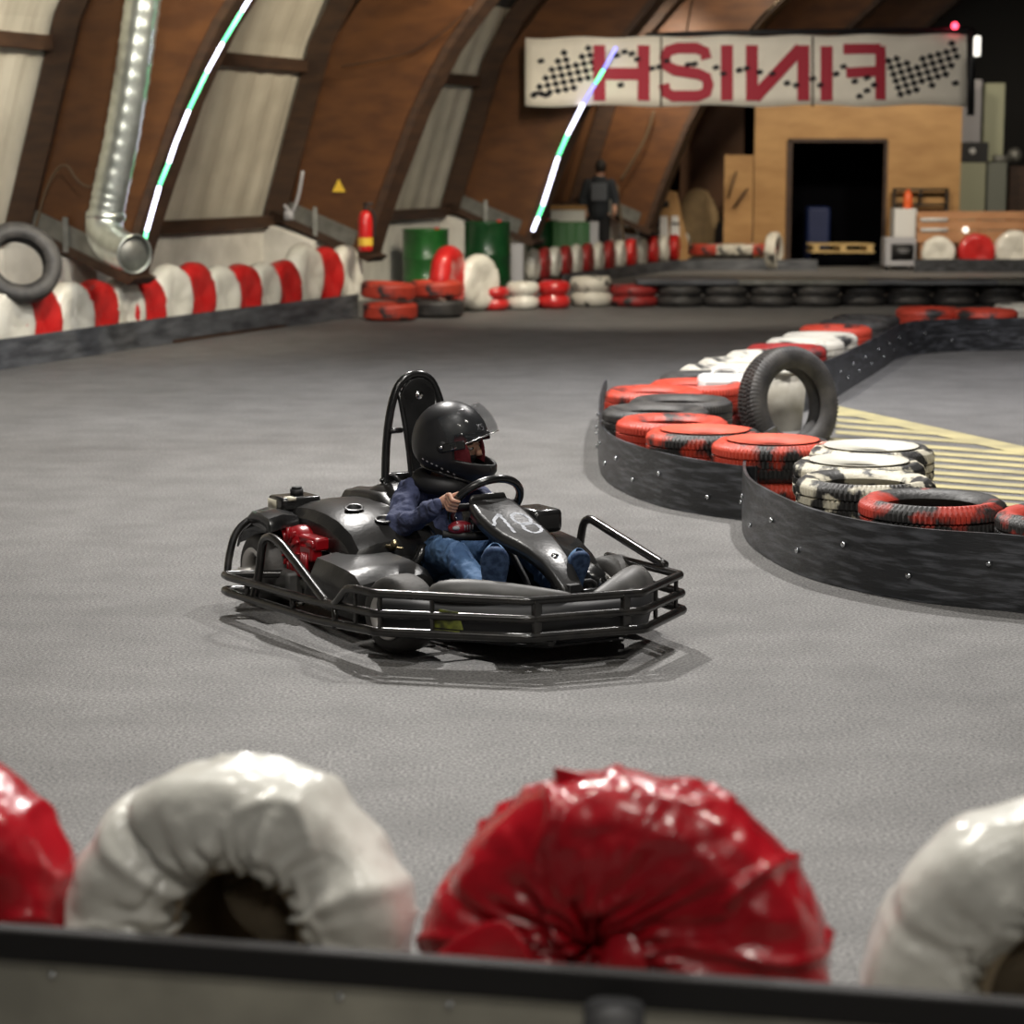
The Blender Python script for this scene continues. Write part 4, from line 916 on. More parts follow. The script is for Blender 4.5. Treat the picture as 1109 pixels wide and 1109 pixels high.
# second silver-lit dome beside seat (left rear fairing)
b = MB(); rows = []
for i in range(15):
    a = math.radians(200-200*i/14); R_ = .245
    cx, cz = .20, .215
    rows.append([(cx+R_*math.cos(a)*s_, y, cz+R_*math.sin(a)*s_) for y, s_ in ((-.10,.80),(-.085,.93),(-.05,1.0),(.02,1.03),(.10,1.0),(.14,.9))])
b.grid(rows); b.build('rear_fairing', M['kart_satin'], kart, solid=.006, loc=(0,.03,0), ang=60)
b = MB(); b.ball((.60,-.20,.30),.016,12,8); b.cyl((.58,-.20,.275),(.60,-.20,.30),.01,8); b.cyl((.57,-.22,.29),(.63,-.18,.285),.006,6); b.build('filler_valve', M['brass'], kart)
# fuel box with cap and label
b = MB(); b.box((-.03,-.30,.385),(.13,.17,.055)); fb_ = b.build('fuel_tank', M['kart_black'], kart, bevel=.012)
b = MB(); b.cyl((-.03,-.29,.41),(-.03,-.29,.436),.026,16); b.cyl((-.03,-.29,.436),(-.03,-.29,.444),.02,16); b.build('fuel_cap', M['black'], fb_)
b = MB(); b.box((-.05,-.3875,.383),(.07,.003,.035)); b.build('label_plate', M['cream'], fb_)
b = MB(); b.box((.02,-.345,.408),(.05,.03,.012)); b.build('label_plate', M['cream'], fb_)
b = MB(); b.box((-.02,-.30,.30),(.10,.14,.14)); b.box((.0,-.30,.22),(.16,.20,.10)); b.box((-.02,-.385,.26),(.03,.02,.14)); b.cyl((.03,-.39,.30),(.03,-.37,.30),.02,10); b.build('engine_block', M['black'], kart, bevel=.006)
# red finned recoil housing
er = empty('recoil_starter', (.185,-.385,.235)); er.parent = kart
b = MB(); b.lathe([(0,-.05),(.06,-.05),(.088,-.03),(.095,.0),(.095,.03)], 32, 'y'); b.build('housing', M['engine_red'], er)
b = MB()
for i in range(12):
    a = 2*PI*i/12; b.box((.065*math.cos(a),-.048,.065*math.sin(a)),(.05,.02,.006), Matrix.Rotation(-a,3,'Y'))
b.build('cooling_fins', M['engine_red'], er)
b = MB(); b.box((.12,.0,.045),(.14,.07,.05)); b.box((.13,-.02,.01),(.10,.05,.06)); b.box((.16,-.035,.045),(.06,.02,.03)); b.box((.05,-.03,-.06),(.10,.05,.06)); b.build('air_shroud', M['engine_red'], er, bevel=.012)
b = MB(); b.cyl((0,-.058,0),(0,-.045,0),.022,14); b.build('starter_hub', M['black'], er)
b = MB(); [b.box((.115+.018*i,-.05,-.035),(.006,.014,.09)) for i in range(3)]; b.build('grille_bars', M['engine_red'], er)
T('engine_mount', [(.25,-.40,.12),(.45,-.40,.12)], .03, 'steel')
b = MB(); b.box((.20,-.42,.11),(.13,.13,.11)); b.build('clutch_guard', M['kart_grey'], kart, bevel=.015)
b = MB(); b.box((.28,-.36,.1),(.34,.12,.10)); b.build('chain_guard', M['black'], kart, bevel=.01)
# right side pod
b = MB(); rows = []
for (x, zt_, y0) in ((.37,.12,-.47),(.42,.20,-.48),(.47,.262,-.48),(.60,.262,-.49),(.74,.258,-.50),(.80,.25,-.50),(.845,.22,-.50),(.86,.14,-.50)):
    rows.append([(x,y0,.085),(x,y0,zt_-.065),(x,y0+.025,zt_-.012),(x,y0+.10,zt_),(x,-.22,zt_+.004),(x,-.18,zt_-.02)])
b.grid(rows); b.build('side_pod', M['kart_satin'], kart, solid=.008, ang=30)
# grey pod in front of right front wheel, long towards the nose
b = MB(); b.tube([(1.235,-.42,.235),(1.26,-.40,.248),(1.32,-.33,.248),(1.40,-.22,.240),(1.47,-.10,.230),(1.50,.02,.22)], [.02,.042,.052,.048,.036,.02], 16); b.build('nose_spoiler', M['kart_grey'], kart, sub=1)
# hump in front of left front wheel
b = MB(); rows = []
for i, (x, y, r_, z) in enumerate(((1.44,.02,.02,.215),(1.435,.08,.035,.22),(1.42,.16,.055,.225),(1.39,.26,.085,.225),(1.35,.35,.105,.22),(1.31,.42,.105,.215),(1.28,.47,.075,.205),(1.27,.49,.02,.195))):
    rows.append([(x+r_*.9*math.cos(a), y+.0*a, z-.07+max(-.02, r_*1.25*math.sin(a))) for a in [PI*k/9 for k in range(10)]])
b.grid(rows); b.build('nose_hump', M['kart_grey'], kart, sub=1, solid=.005)
# left side body: fuel box and fairing
b = MB(); b.box((.80,.30,.38),(.17,.13,.09)); b.build('left_tank', M['kart_black'], kart, bevel=.02)
b = MB(); rows = []
for (x, y0, y1, zt_) in ((.62,.22,.46,.33),(.75,.22,.47,.34),(.90,.24,.47,.325),(1.02,.27,.45,.29),(1.12,.30,.42,.255),(1.17,.33,.40,.22)):
    rows.append([(x,y0,.09),(x,y0,zt_-.02),(x,y0+.03,zt_),(x,y1-.05,zt_-.02),(x,y1,zt_-.09),(x,y1,.1)])
b.grid(rows); b.add(rows[-1], [tuple(range(6))]); b.build('side_pod', M['kart_black'], kart, solid=.006, ang=40)
# number fairing
st = [(.885,.036,.082,.487,.05),(.91,.036,.094,.480,.04),(.98,.036,.105,.452,.04),(1.06,.040,.105,.418,.04),(1.12,.045,.100,.396,.04),(1.18,.047,.086,.382,.038),(1.25,.045,.072,.362,.034),(1.32,.042,.060,.333,.032),(1.38,.040,.050,.295,.03),(1.43,.038,.043,.258,.03),(1.455,.038,.040,.235,.028)]
def fair(x, w):       # point on fairing crown at station x, w in -1..1
    for i in range(len(st)-1):
        if st[i][0] <= x <= st[i+1][0]:
            k = (x-st[i][0])/(st[i+1][0]-st[i][0]); yc, hw_, z = [st[i][j]*(1-k)+st[i+1][j]*k for j in (1,2,3)]
            return Vector((x, yc+hw_*w*.86, z))
rows = []
for x, yc, hw_, z, d in st:
    rows.append([(x-.005, yc-hw_*.92, z-d-.012), (x, yc-hw_, z-.014), (x, yc-hw_*.93, z-.003), (x, yc-hw_*.8, z), (x, yc, z+.001), (x, yc+hw_*.8, z), (x, yc+hw_*.93, z-.003), (x, yc+hw_, z-.014), (x-.005, yc+hw_*.92, z-d-.012)])
fr = empty('nose_fairing', (0,0,0)); fr.parent = kart
b = MB(); b.grid(rows); b.build('panel', M['kart_satin'], fr, solid=.004, ang=60)
b = MB(); rr = rows[0]; b.grid([[(p[0]-.03, (p[1]-.036)*.72+.036, p[2]-.055) for p in rr], [(p[0]-.022, (p[1]-.036)*.8+.036, p[2]+.012) for p in rr], [(p[0]-.006,(p[1]-.036)*.93+.036,p[2]+.018) for p in rr], rr]); b.build('upper_hood', M['kart_satin'], fr, solid=.004)
b = MB(); b.cyl(fair(1.31,.1)-Vector((0,0,.002)), fair(1.31,.1)+Vector((.003,0,.006)), .013, 18); b.build('panel_bolt', M['chrome'], fr)
b = MB(); b.cyl(fair(1.31,.1)+Vector((.003,0,.006)), fair(1.31,.1)+Vector((.004,0,.008)), .005, 10); b.build('bolt_hole', M['black'], fr)
def chalk(paths, w):
    b = MB()
    for pts in paths:
        pts = [Vector(p) for p in pts]; k = len(pts); V = []
        for i in range(k):
            t = (pts[min(i+1,k-1)]-pts[max(i-1,0)]).normalized(); nn = Vector((-t.y, t.x))*w/2
            for s in (1,-1):
                q = pts[i]+nn*s; V.append(q)
        vs = [fair(q.x, 0)+Vector((0, q.y, .0035)) for q in V]
        b.add(vs, [(2*i, 2*i+1, 2*i+3, 2*i+2) for i in range(k-1)])
    return b.build('chalk_number', M['chalk'], fr, smooth=False)
def inv(u, v):     # sighted point on the fairing -> (x, y offset)
    best = None
    for i in range(60):
        x = .90+i*.006; z = fair(x, 0).z
        q = atz(u, v, z); d = q-Vector((-.585, 8.75, 0)); lx = d.x*math.cos(KA)+d.y*math.sin(KA); ly = -d.x*math.sin(KA)+d.y*math.cos(KA)
        if best is None or abs(lx-x) < best[0]: best = (abs(lx-x), x, ly-.04)
    return Vector((best[1], best[2]))
def cv(pts): 
    q = dens(pts, 5); return [inv(*p) for p in q]
el = lambda cx, cy, rx, ry, rot=0: [(cx+rx*math.cos(a)*math.cos(rot)-ry*math.sin(a)*math.sin(rot), cy+rx*math.cos(a)*math.sin(rot)+ry*math.sin(a)*math.cos(rot)) for a in [2*PI*i/16 for i in range(17)]]
chalk([cv([(533.5,570),(541,557.5)]), cv([(541,557.5),(548,566),(557,578)]), cv(el(565,563,10.5,5.2,.35)), cv(el(575.5,572.5,10,5.0,.25))], .012)
b = MB()
for a_, c_ in (((513,563),(541,588)),((557,550),(590,574))):
    q = [inv(*p) for p in dens([a_, c_], 8)]
# steering wheel
SW = Vector((.80,.075,.455)); sn = Vector((-.80,0,.60)).normalized(); e1 = Vector((0,1,0)); e2 = e1.cross(sn).normalized()
if e2.z < 0: e2 = -e2
sw = empty('steering_wheel', (0,0,0)); sw.parent = kart
rim_ = [SW+e1*.142*math.cos(a)+e2*.128*max(-.8, math.sin(a)) for a in [2*PI*i/40 for i in range(40)]]
b = MB(); b.tube(rim_, .0155, 12, closed=True); b.build('rim', M['kart_black'], sw)
b = MB()
for a in (0, PI, -PI/2): b.box(SW+(e1*math.cos(a)+e2*math.sin(a))*.07-sn*.008, (.012,.13,.03) if a != -PI/2 else (.012,.03,.12), Matrix((sn, e1, e2)).transposed())
b.build('spokes', M['black'], sw)
b = MB(); b.box(SW-sn*.0+e2*-.01, (.03,.11,.075), Matrix((sn, e1, e2)).transposed()); b.build('centre_pad', M['logo_red'], sw, bevel=.012)
b = MB(); b.tube([SW-sn*.02+e2*-.075+e1*t for t in (-.06,-.02,.03,.06)], [.022,.034,.034,.022], 14); b.build('hub_cover', M['black'], sw)
b = MB(); b.tube([SW-sn*.01, Vector((1.1,.06,.22)), Vector((1.2,.05,.12))], .012, 8); b.build('steering_column', M['black'], kart)
# red pad seen under wheel
pd = empty('wheel_pad', (0,0,0)); pd.parent = kart
q0_ = Vector((.80,-.035,.375)); b = MB(); b.ball(q0_, (.035,.05,.026), 18, 10); b.build('pad', M['logo_red'], pd)
b = MB(); b.ball(q0_+Vector((.018,-.028,.003)), (.016,.016,.009), 14, 8); [b.box(q0_+Vector((.034,.0+.011*i,.004)), (.004,.004,.020)) for i in range(4)]; b.build('pad_print', M['grey_text'], pd)
T('pad_bar', [(.77,-.09,.35),(.83,-.03,.345),(.86,.05,.345)], .016, 'black')
# nose support, brackets, pedals
b = MB(); b.box((1.44,.04,.18),(.03,.05,.16)); b.box((1.36,.04,.235),(.06,.05,.02)); b.build('nose_bracket', M['black'], kart, bevel=.004)
for y in (-.15,.16):
    pe = empty('pedal', (0,0,0)); pe.parent = kart
    b = MB(); b.tube([(1.25,y-.03,.09),(1.30,y-.03,.16),(1.315,y-.05,.21),(1.315,y-.075,.222),(1.315,y-.015,.235),(1.315,y+.055,.235),(1.31,y+.06,.19),(1.25,y+.05,.09)], .009, 8, smooth=1); b.build('pedal_hoop', M['chrome'] if y < 0 else M['black'], pe)
    b = MB(); b.box((1.33,y+.0,.195),(.03,.12,.035)); b.build('pedal_block', M['kart_black'], pe, bevel=.008)
T('tie_rod', [(1.15,-.38,.14),(1.18,-.1,.13),(1.18,.2,.13),(1.15,.38,.14)], .008, 'chrome')
T('tie_rod', [(1.31,-.33,.15),(1.38,-.22,.12)], .008, 'chrome')
# seat
b = MB(); rows = []
for (x, z, hw_, curl) in ((.86,.10,.15,.03),(.70,.075,.17,.06),(.50,.07,.18,.10),(.32,.09,.185,.14),(.22,.16,.18,.13),(.175,.28,.175,.11),(.15,.42,.16,.07),(.14,.50,.12,.03)):
    rows.append([(x+(curl*.9 if z > .12 else 0)*abs(t)**3, .12+hw_*t, z+(curl*abs(t)**3 if z <= .12 else curl*.2*abs(t)**3)) for t in (-1,-.85,-.6,-.3,0,.3,.6,.85,1)])
b.grid(rows); b.build('seat', M['kart_black'], kart, solid=.012, sub=1)
# roll hoop with head plate
hp_ = [(.20,-.02,.10),(.185,-.012,.28),(.16,.002,.50),(.15,.018,.66),(.148,.045,.79),(.148,.085,.862),(.148,.15,.886),(.148,.215,.865),(.148,.255,.79),(.15,.285,.66),(.16,.31,.50),(.185,.32,.28),(.20,.33,.10)]
T('roll_hoop', hp_, .0165, 'kart_black', sm=2, n=12)
T('hoop_brace', [(.17,.02,.665),(.165,.075,.665)], .011, 'kart_black', sm=0)
T('hoop_brace', [(.17,.225,.665),(.165,.28,.665)], .011, 'kart_black', sm=0)
T('hoop_stay', [(.15,.07,.83),(.19,.085,.64),(.20,.10,.45)], .010, 'kart_black', sm=1)
b = MB(); poly = [(.155, .15+.078*math.cos(a), .79+.078*math.sin(a)) for a in [PI*i/10 for i in range(11)]]+[(.155,.085,.70),(.165,.10,.60),(.175,.115,.50),(.175,.185,.50),(.165,.20,.60),(.155,.215,.70)]
b.prism(poly, (.018,0,0)); hpn = b.build('head_plate', M['kart_black'], kart, smooth=False, bevel=.004)
b = MB(); b.lathe([(0,.006),(.007,.006),(.009,.003),(.015,.003),(.017,0)], 24, 'x', c=(.174,.15,.80)); b.build('plate_bolt', M['chrome'], hpn)
T('seat_strut', [(.17,-.02,.47),(.16,.03,.50),(.24,.05,.44),(.27,-.01,.36)], .010, 'kart_black')
T('seat_strut', [(.24,-.05,.38),(.20,-.09,.30),(.20,-.06,.24)], .014, 'chrome'); T('exhaust_hose', [(.66,-.17,.20),(.68,-.13,.27),(.64,-.10,.30),(.60,-.12,.22),(.62,-.14,.12)], .016, 'kart_black')
# ------------------------------------------------------------------ the child driver (same local frame as the kart)
kid = empty('person', (-.585, 8.75, 0), KA); tag(kid, 'child in navy hoodie, blue jeans and black full-face helmet driving the kart', 'person')
FOLD = bpy.data.textures.new('cloth_folds', 'CLOUDS'); FOLD.noise_scale = .07; FOLD.noise_depth = 2
def folds(o, st):
    d = o.modifiers.new('folds', 'DISPLACE'); d.texture = FOLD; d.strength = st; d.mid_level = .5; d.texture_coords = 'LOCAL'; return o
def limbs(chains, name, m, vox, relax=4, parent=kid, balls=(), sub=0):
    b = MB()
    for pts, rs in chains:
        P_ = [Vector(p) for p in pts]; Q = []; R_ = []
        for i in range(len(P_)-1):
            for j in range(6):
                k = j/6; Q.append(P_[i].lerp(P_[i+1], k)); R_.append(rs[i]*(1-k)+rs[i+1]*k)
        Q.append(P_[-1]); R_.append(rs[-1]); b.tube(Q, R_, 14); b.ball(Q[0], R_[0]*.99, 12, 8); b.ball(Q[-1], R_[-1]*.99, 12, 8)
        for p, r in list(zip(P_, rs))[1:-1]: b.ball(p, r*1.0, 12, 8)
    for c, r in balls: b.ball(c, r, 18, 12)
    return b.build(name, M[m], parent, remesh=vox, relax=relax)
HD = Vector((.45,.125,.64))     # centre of the head
shR, elR, wrR = Vector((.36,-.005,.455)), Vector((.50,-.125,.345)), Vector((.715,-.105,.44))
shL, elL, wrL = Vector((.37,.25,.45)), Vector((.55,.31,.35)), Vector((.72,.235,.40))
def fingers(w, s):
    # rim tangent frame: fingers wrap round the rim from outside
    th = PI if s < 0 else 0
    c = SW+e1*(.142*math.cos(th+(-.18 if s < 0 else -.45)*-1))+e2*(.128*math.sin(th+(-.45 if s > 0 else -.18)))
    out = []
    palm = c+sn*.022+(w-c)*.25
    out.append(([w, palm], [.019,.022]))
    for k in range(4):
        o_ = e2*(.024-.016*k)+Vector((0,0,0)); L_ = [.9,1.0,.95,.8][k]
        base = palm+o_+e1*s*.006
        p1_ = c+o_+e1*s*.022+sn*.018; p2_ = c+o_+e1*s*.026-sn*.010; p3_ = c+o_*1+e1*s*.002*L_-sn*.022; 
        out.append(([base, p1_, p2_, p3_], [.0095,.0088,.0078,.0066]))
    t0 = palm+e2*.012-e1*s*.008; out.append(([t0, c+sn*.018-e1*s*.020+e2*.026, c-e1*s*.018+e2*.040+sn*.006], [.0105,.0088,.0072]))
    return out, c
fR, cR = fingers(wrR, -1); fL, cL = fingers(wrL, 1)
body = limbs([([(.34,.12,.16),(.33,.12,.34),(.37,.125,.47),(.42,.125,.54),HD],[.09,.085,.06,.04,.05]),
 ([shR,elR,wrR],[.022,.022,.02]), ([shL,elL,wrL],[.022,.022,.02]),
 ([(.38,.04,.17),(.78,-.075,.27),(1.17,-.14,.19)],[.05,.03,.025]), ([(.38,.20,.17),(.80,.215,.28),(1.2,.14,.18)],[.05,.03,.025])]+fR+fL,
 'body', 'skin', .0032, 3, balls=((HD+Vector((.02,0,.0)),(.085,.072,.10)),))
folds(limbs([([(.34,.12,.15),(.32,.12,.30),(.345,.12,.43)],[.115,.12,.10]), ([shR*.7+Vector((.35,.12,.43))*.3,shR,elR,elR*-.13+wrR*1.13],[.058,.054,.048,.029]), ([shL*.7+Vector((.35,.12,.43))*.3,shL,elL,elL*-.10+wrL*1.10],[.058,.054,.046,.029]), ([(.355,.03,.475),(.355,.12,.49),(.355,.21,.475)],[.04,.05,.04])], 'hoodie', 'hoodie', .006, 2), .045)
b = MB(); b.tube([elR*-.06+wrR*1.06, elR*-.17+wrR*1.17], .0285, 16); b.build('cuff', M['hoodie'], kid)
folds(limbs([([(.36,.10,.15),(.40,.05,.16),(.62,-.03,.25),(.80,-.085,.285),(.88,-.10,.285),(1.0,-.12,.25),(1.165,-.145,.195)],[.10,.085,.070,.060,.056,.050,.042]), ([(.36,.14,.15),(.40,.20,.16),(.82,.215,.30),(.88,.21,.29),(1.22,.14,.19)],[.10,.085,.062,.058,.045])], 'jeans', 'jeans', .006, 2), .034)
# shoes: sole plates facing forwards, toes up
for (x, y, z, yaw, s) in ((1.215,-.145,.165,-.50,1.18),(1.285,.135,.165,-.2,1.0)):
    sh = empty('shoe', (x,y,z), 0); sh.parent = kid; sh.rotation_euler = (0, math.radians(-62), yaw); sh.scale = (s,s,s)
    # local: x along the foot (heel 0 to toe), z up from the sole plane; the sole looks down -z
    out = [(-.02,.022),(-.008,.030),(.02,.034),(.09,.035),(.125,.040),(.155,.0425),(.178,.040),(.195,.033),(.206,.023),(.212,.010)]
    poly = [(x_, w_, 0) for x_, w_ in out]+[(x_, -w_, 0) for x_, w_ in out[::-1]]
    b = MB(); b.prism(poly, (0,0,.018)); b.build('sole', M['sole'], sh, smooth=False, bevel=.006)
    b = MB(); rows = []
    for x_, w_, h_ in ((-.018,.022,.05),(.01,.032,.075),(.05,.033,.075),(.10,.036,.055),(.15,.041,.042),(.19,.034,.032),(.208,.014,.022)):
        rows.append([(x_, w_*math.cos(a), .016+h_*math.sin(a)) for a in [PI*k/8 for k in range(9)]])
    b.grid(rows); b.build('upper', M['jeans'], sh, solid=.004, sub=1)
    b = MB(); b.ball((.0,0,.09),(.034,.032,.03),14,10); b.build('sock', noisy('light_blue_sock', (.12,.25,.42),(.4,.5,.6),30,.8), sh)
    b = MB(); b.box((.02,0,.065),(.02,.075,.03)); b.build('pale_stripe', M['grey'], sh, bevel=.006)
# neck roll
b = MB(); b.tube([Vector((.42,.12,.492))+Vector((.10*math.cos(a), .09*math.sin(a), -.012*math.cos(a))) for a in [2*PI*i/28 for i in range(28)]], .036, 14, closed=True); b.build('neck_brace', M['black'], kid)
# helmet: world heading about -22 deg, pitched slightly down
hm = empty('helmet', HD+Vector((.012,.0,.008))); hm.scale = (1.12,)*3; hm.parent = kid; hm.rotation_euler = Euler((math.radians(2), math.radians(9), math.radians(-20)-KA), 'XYZ')
def shell(th, ph, off=0):     # th: azimuth 0 = forward, ph: elevation
    c, s = math.cos(ph), math.sin(ph); ct, st_ = math.cos(th), math.sin(th)
    a = .128; w = .112; h = .136
    x = a*c*ct*(1.03 if ct < 0 else 1); y = w*c*st_; z = h*s
    if ct > 0 and s < .15:      # chin bar pushed forward
        k = min(1, (.15-s)/.5)*ct**1.5; x += .055*k*c**.5; y *= 1-.22*k
    if ct > 0 and s < -.1: z -= .034*min(1,(-.1-s)/.35)*ct
    if s < -.35: z = -h*.35+(z+h*.35)*.75; x *= 1.0; 
    n_ = Vector((x, y, z)).normalized()
    return Vector((x, y, z))+n_*off
def opening(th, ph): 
    d = math.degrees; t, p = abs(d(th)), d(ph)
    return t < 66 and -13 < p < 27-(t/66)**2*8
b = MB(); NA, NP = 96, 60; vs = []; fs = []
for i in range(NP+1):
    ph = math.radians(-62+152*i/NP)
    for j in range(NA): vs.append(shell(2*PI*j/NA, ph))
for i in range(NP):
    for j in range(NA):
        th = 2*PI*(j+.5)/NA; th = th-2*PI if th > PI else th; ph = math.radians(-62+152*(i+.5)/NP)
        if opening(th, ph): continue
        fs.append((i*NA+j, i*NA+(j+1) % NA, (i+1)*NA+(j+1) % NA, (i+1)*NA+j))
b.add(vs, fs); b.build('shell', M['helmet'], hm, solid=.010)
b = MB(); vs = []; fs = []           # red cheek lining inside the opening
rows = []
for i in range(25):
    ph = math.radians(-22+60*i/24); rows.append([shell(math.radians(-80+160*j/40), ph, -.014) for j in range(41)])
fs = []; b.grid(rows); b.f = [f for f in b.f if not (lambda j, i: 8 < j < 31 and i < 18)(f[0] % 41, f[0]//41)]; b.m = [0]*len(b.f)
b.build('lining', M['lining'], hm, solid=.012)
b = MB(); rows = []
for i in range(13):
    ph = math.radians(18+22*i/12); rows.append([shell(math.radians(-50+100*j/24), ph, -.004+ (.004 if i == 0 else 0)) for j in range(25)])
b.grid(rows); b.build('brow_trim', M['black'], hm, solid=.006)
b = MB(); rows = []       # raised clear visor, rotated up about the side pivots
for i in range(11):
    ph = math.radians(-10+46*i/10); row = []
    for j in range(33):
        th = math.radians(-78+156*j/32); p = Vector((.163*math.cos(ph)*math.cos(th)+.010, .126*math.sin(th)*math.cos(ph*.6), .150*math.sin(ph)))
        row.append(Matrix.Rotation(math.radians(-32), 3, 'Y')@p)
    rows.append(row)
b.grid(rows); vz = b.build('visor', M['visor'], hm, solid=.003)
b = MB(); b.tube([rows[0][j] for j in range(33)], .0024, 6); b.build('visor_edge', M['chrome'], vz)
for sy in (-1, 1):
    b = MB(); b.lathe([(0,.010),(.012,.010),(.020,.006),(.024,0)], 24, 'y', c=(.012,0,-.0)); 
    b.v = [(x, sy*(abs(y)+.110), z) for x, y, z in b.v]; o = b.build('pivot', M['black'], hm)
    b = MB(); b.cyl((.012,sy*.1195,0),(.012,sy*.1215,0),.006,12); b.build('pivot_screw', M['chrome'], o)
    b = MB(); b.box((.055,sy*.116,.012),(.085,.008,.030), Matrix.Rotation(-.35,3,'Y')); b.build('visor_arm', M['kart_black'], hm, bevel=.006)
b = MB(); b.box((-.03,-.112,.0),(.001,.001,.001)); 
for i in range(7):
    th = math.radians(-118+8.5*i); ph = math.radians(-24-2.4*i); p = shell(th, ph, .0065); q = shell(th+.05, ph-.03, .0065)
    b.tube([p, q], .0022, 5)
b.v = b.v[8:]; b.f = [[i-8 for i in f] for f in b.f[6:]]; b.m = b.m[6:]; b.build('side_print', M['grey_text'], hm)
b = MB()
p = [shell(math.radians(t), math.radians(34), .0045) for t in (-28,-24,-20,-15,-12,-8)]
b.tube([shell(math.radians(-27),math.radians(36),.012), shell(math.radians(-21),math.radians(28),.012)], .0018, 5); b.tube([shell(math.radians(-21),math.radians(36),.012), shell(math.radians(-27),math.radians(28),.012)], .0018, 5)
b.tube([shell(math.radians(t),math.radians(e),.012) for t, e in ((-12,36),(-17,36),(-17,32.5),(-12,32),(-12,28),(-17,28))], .0018, 5); b.build('size_mark', M['grey_text'], hm)
b = MB(); b.tube([shell(math.radians(t), math.radians(-50), .006) for t in range(-180,181,12)], .006, 8); b.build('neck_edge', M['kart_black'], hm)
b = MB(); [b.tube([shell(math.radians(t), math.radians(e), .001) for e in range(10, 80, 8)], .0022, 5) for t in (-125,125)]; b.tube([shell(math.radians(t), math.radians(48-abs(t)*.12), .001) for t in range(-120,121,10)], .0022, 5); b.build('shell_seam', M['black'], hm)
b = MB(); b.box((.163,0,-.060),(.012,.06,.020)); b.build('chin_vent', M['black'], hm, bevel=.004)
# balaclava with an eye slot and the face
fc = empty('balaclava', (0,0,0)); fc.parent = hm
b = MB(); rows = []
for i in range(25):
    ph = math.radians(-70+150*i/24); rows.append([Vector((.102*math.cos(ph)*math.cos(a), .078*math.cos(ph)*math.sin(a), .108*math.sin(ph))) for a in [2*PI*j/48 for j in range(49)]])
b.grid(rows); keep = []
for f_ in b.f:
    i, j = f_[0]//49, f_[0] % 49; a = j*7.5; a = a-360 if a > 180 else a; ph = -70+150*i/24
    keep.append(not (abs(a+3.7) < 44 and -19 < ph < 9))
b.f = [f_ for f_, k in zip(b.f, keep) if k]; b.m = [0]*len(b.f); b.build('hood', M['black'], fc, solid=.004)
b = MB(); b.ball((.012,0,0),(.0855,.072,.10),28,18); b.tube([(.092,0,.008),(.104,0,-.012),(.108,0,-.026)], [.008,.010,.012], 12); b.build('face', M['skin'], hm)
for sy in (-1,1):
    b = MB(); b.ball((.083,sy*.030,-.001),(.012,.015,.0065),14,8); o = b.build('eye', M['curtain'], hm)
    b = MB(); b.ball((.0875,sy*.029,-.001),(.0085,.0085,.0066),12,8); b.build('iris', M['eye'], o)
    b = MB(); b.tube([(.085,sy*.012,.012),(.089,sy*.030,.0155),(.079,sy*.046,.011)], .0028, 6); b.build('eyebrow', M['hair'], hm)
    b = MB(); b.tube([(.090,sy*.014,.003),(.0935,sy*.029,.007),(.086,sy*.043,.003)], .0022, 6); b.build('eyelid', M['skin'], o)
# ------------------------------------------------------------------ standing person in the background
pp = aty(648,262,34.4); hs = 1.0
man = empty('person', (pp.x, 34.4, 0), 0); tag(man, 'person in dark jacket with grey back print standing with the back turned', 'person')
limbs([([(0,0,.95),(0,.01,1.2),(.01,0,1.42),(.02,-.01,1.52)],[.14,.15,.12,.055]),
 ([(-.17,0,1.40),(-.24,-.03,1.15),(-.21,-.15,.95),(-.20,-.20,.90)],[.055,.045,.035,.03]), ([(.19,0,1.40),(.25,-.03,1.15),(.24,-.18,.98),(.235,-.24,.95)],[.055,.045,.035,.03]),
 ([(-.09,0,.92),(-.10,-.03,.5),(-.11,.03,.08),(-.11,-.10,.05)],[.085,.06,.045,.035]), ([(.09,0,.92),(.10,-.05,.5),(.12,.03,.08),(.12,-.1,.05)],[.085,.06,.045,.035])]+
 [([(sx*.235-.01,-.22+dx,.92),(sx*.235-.01,-.23+dx,.86)],[.010,.008]) for sx in (-.85,1) for dx in (-.03,-.01,.01,.03,.045)],
 'body', 'skin', .014, 2, man, balls=(((.03,-.02,1.63),(.075,.09,.11)),))
limbs([([(0,0,.95),(0,.01,1.2),(.01,0,1.40)],[.165,.175,.14]), ([(-.17,0,1.40),(-.25,-.03,1.15),(-.235,-.08,1.05)],[.075,.065,.055]), ([(.19,0,1.40),(.26,-.03,1.15),(.25,-.10,1.05)],[.075,.065,.055])], 'jacket', 'shirt', .014, 3, man)
limbs([([(0,0,.96),(-.08,0,.85),(-.10,-.03,.5),(-.11,.03,.1)],[.15,.11,.085,.07]), ([(0,0,.96),(.08,0,.85),(.10,-.05,.5),(.12,.03,.1)],[.15,.11,.085,.07])], 'trousers', 'trouser', .014, 2, man)
b = MB(); b.ball((.03,-.035,1.655),(.090,.085,.115),18,12); b.v = [v for v in b.v]; b.build('hair', M['hair'], man)
b = MB(); b.box((0,-.18,1.27),(.24,.02,.27)); b.build('back_print', M['patch'], man, bevel=.01)
for sx in (-.11,.12): b = MB(); b.ball((sx,-.05,.045),(.05,.13,.045),14,8); b.build('shoe', M['black'], man)
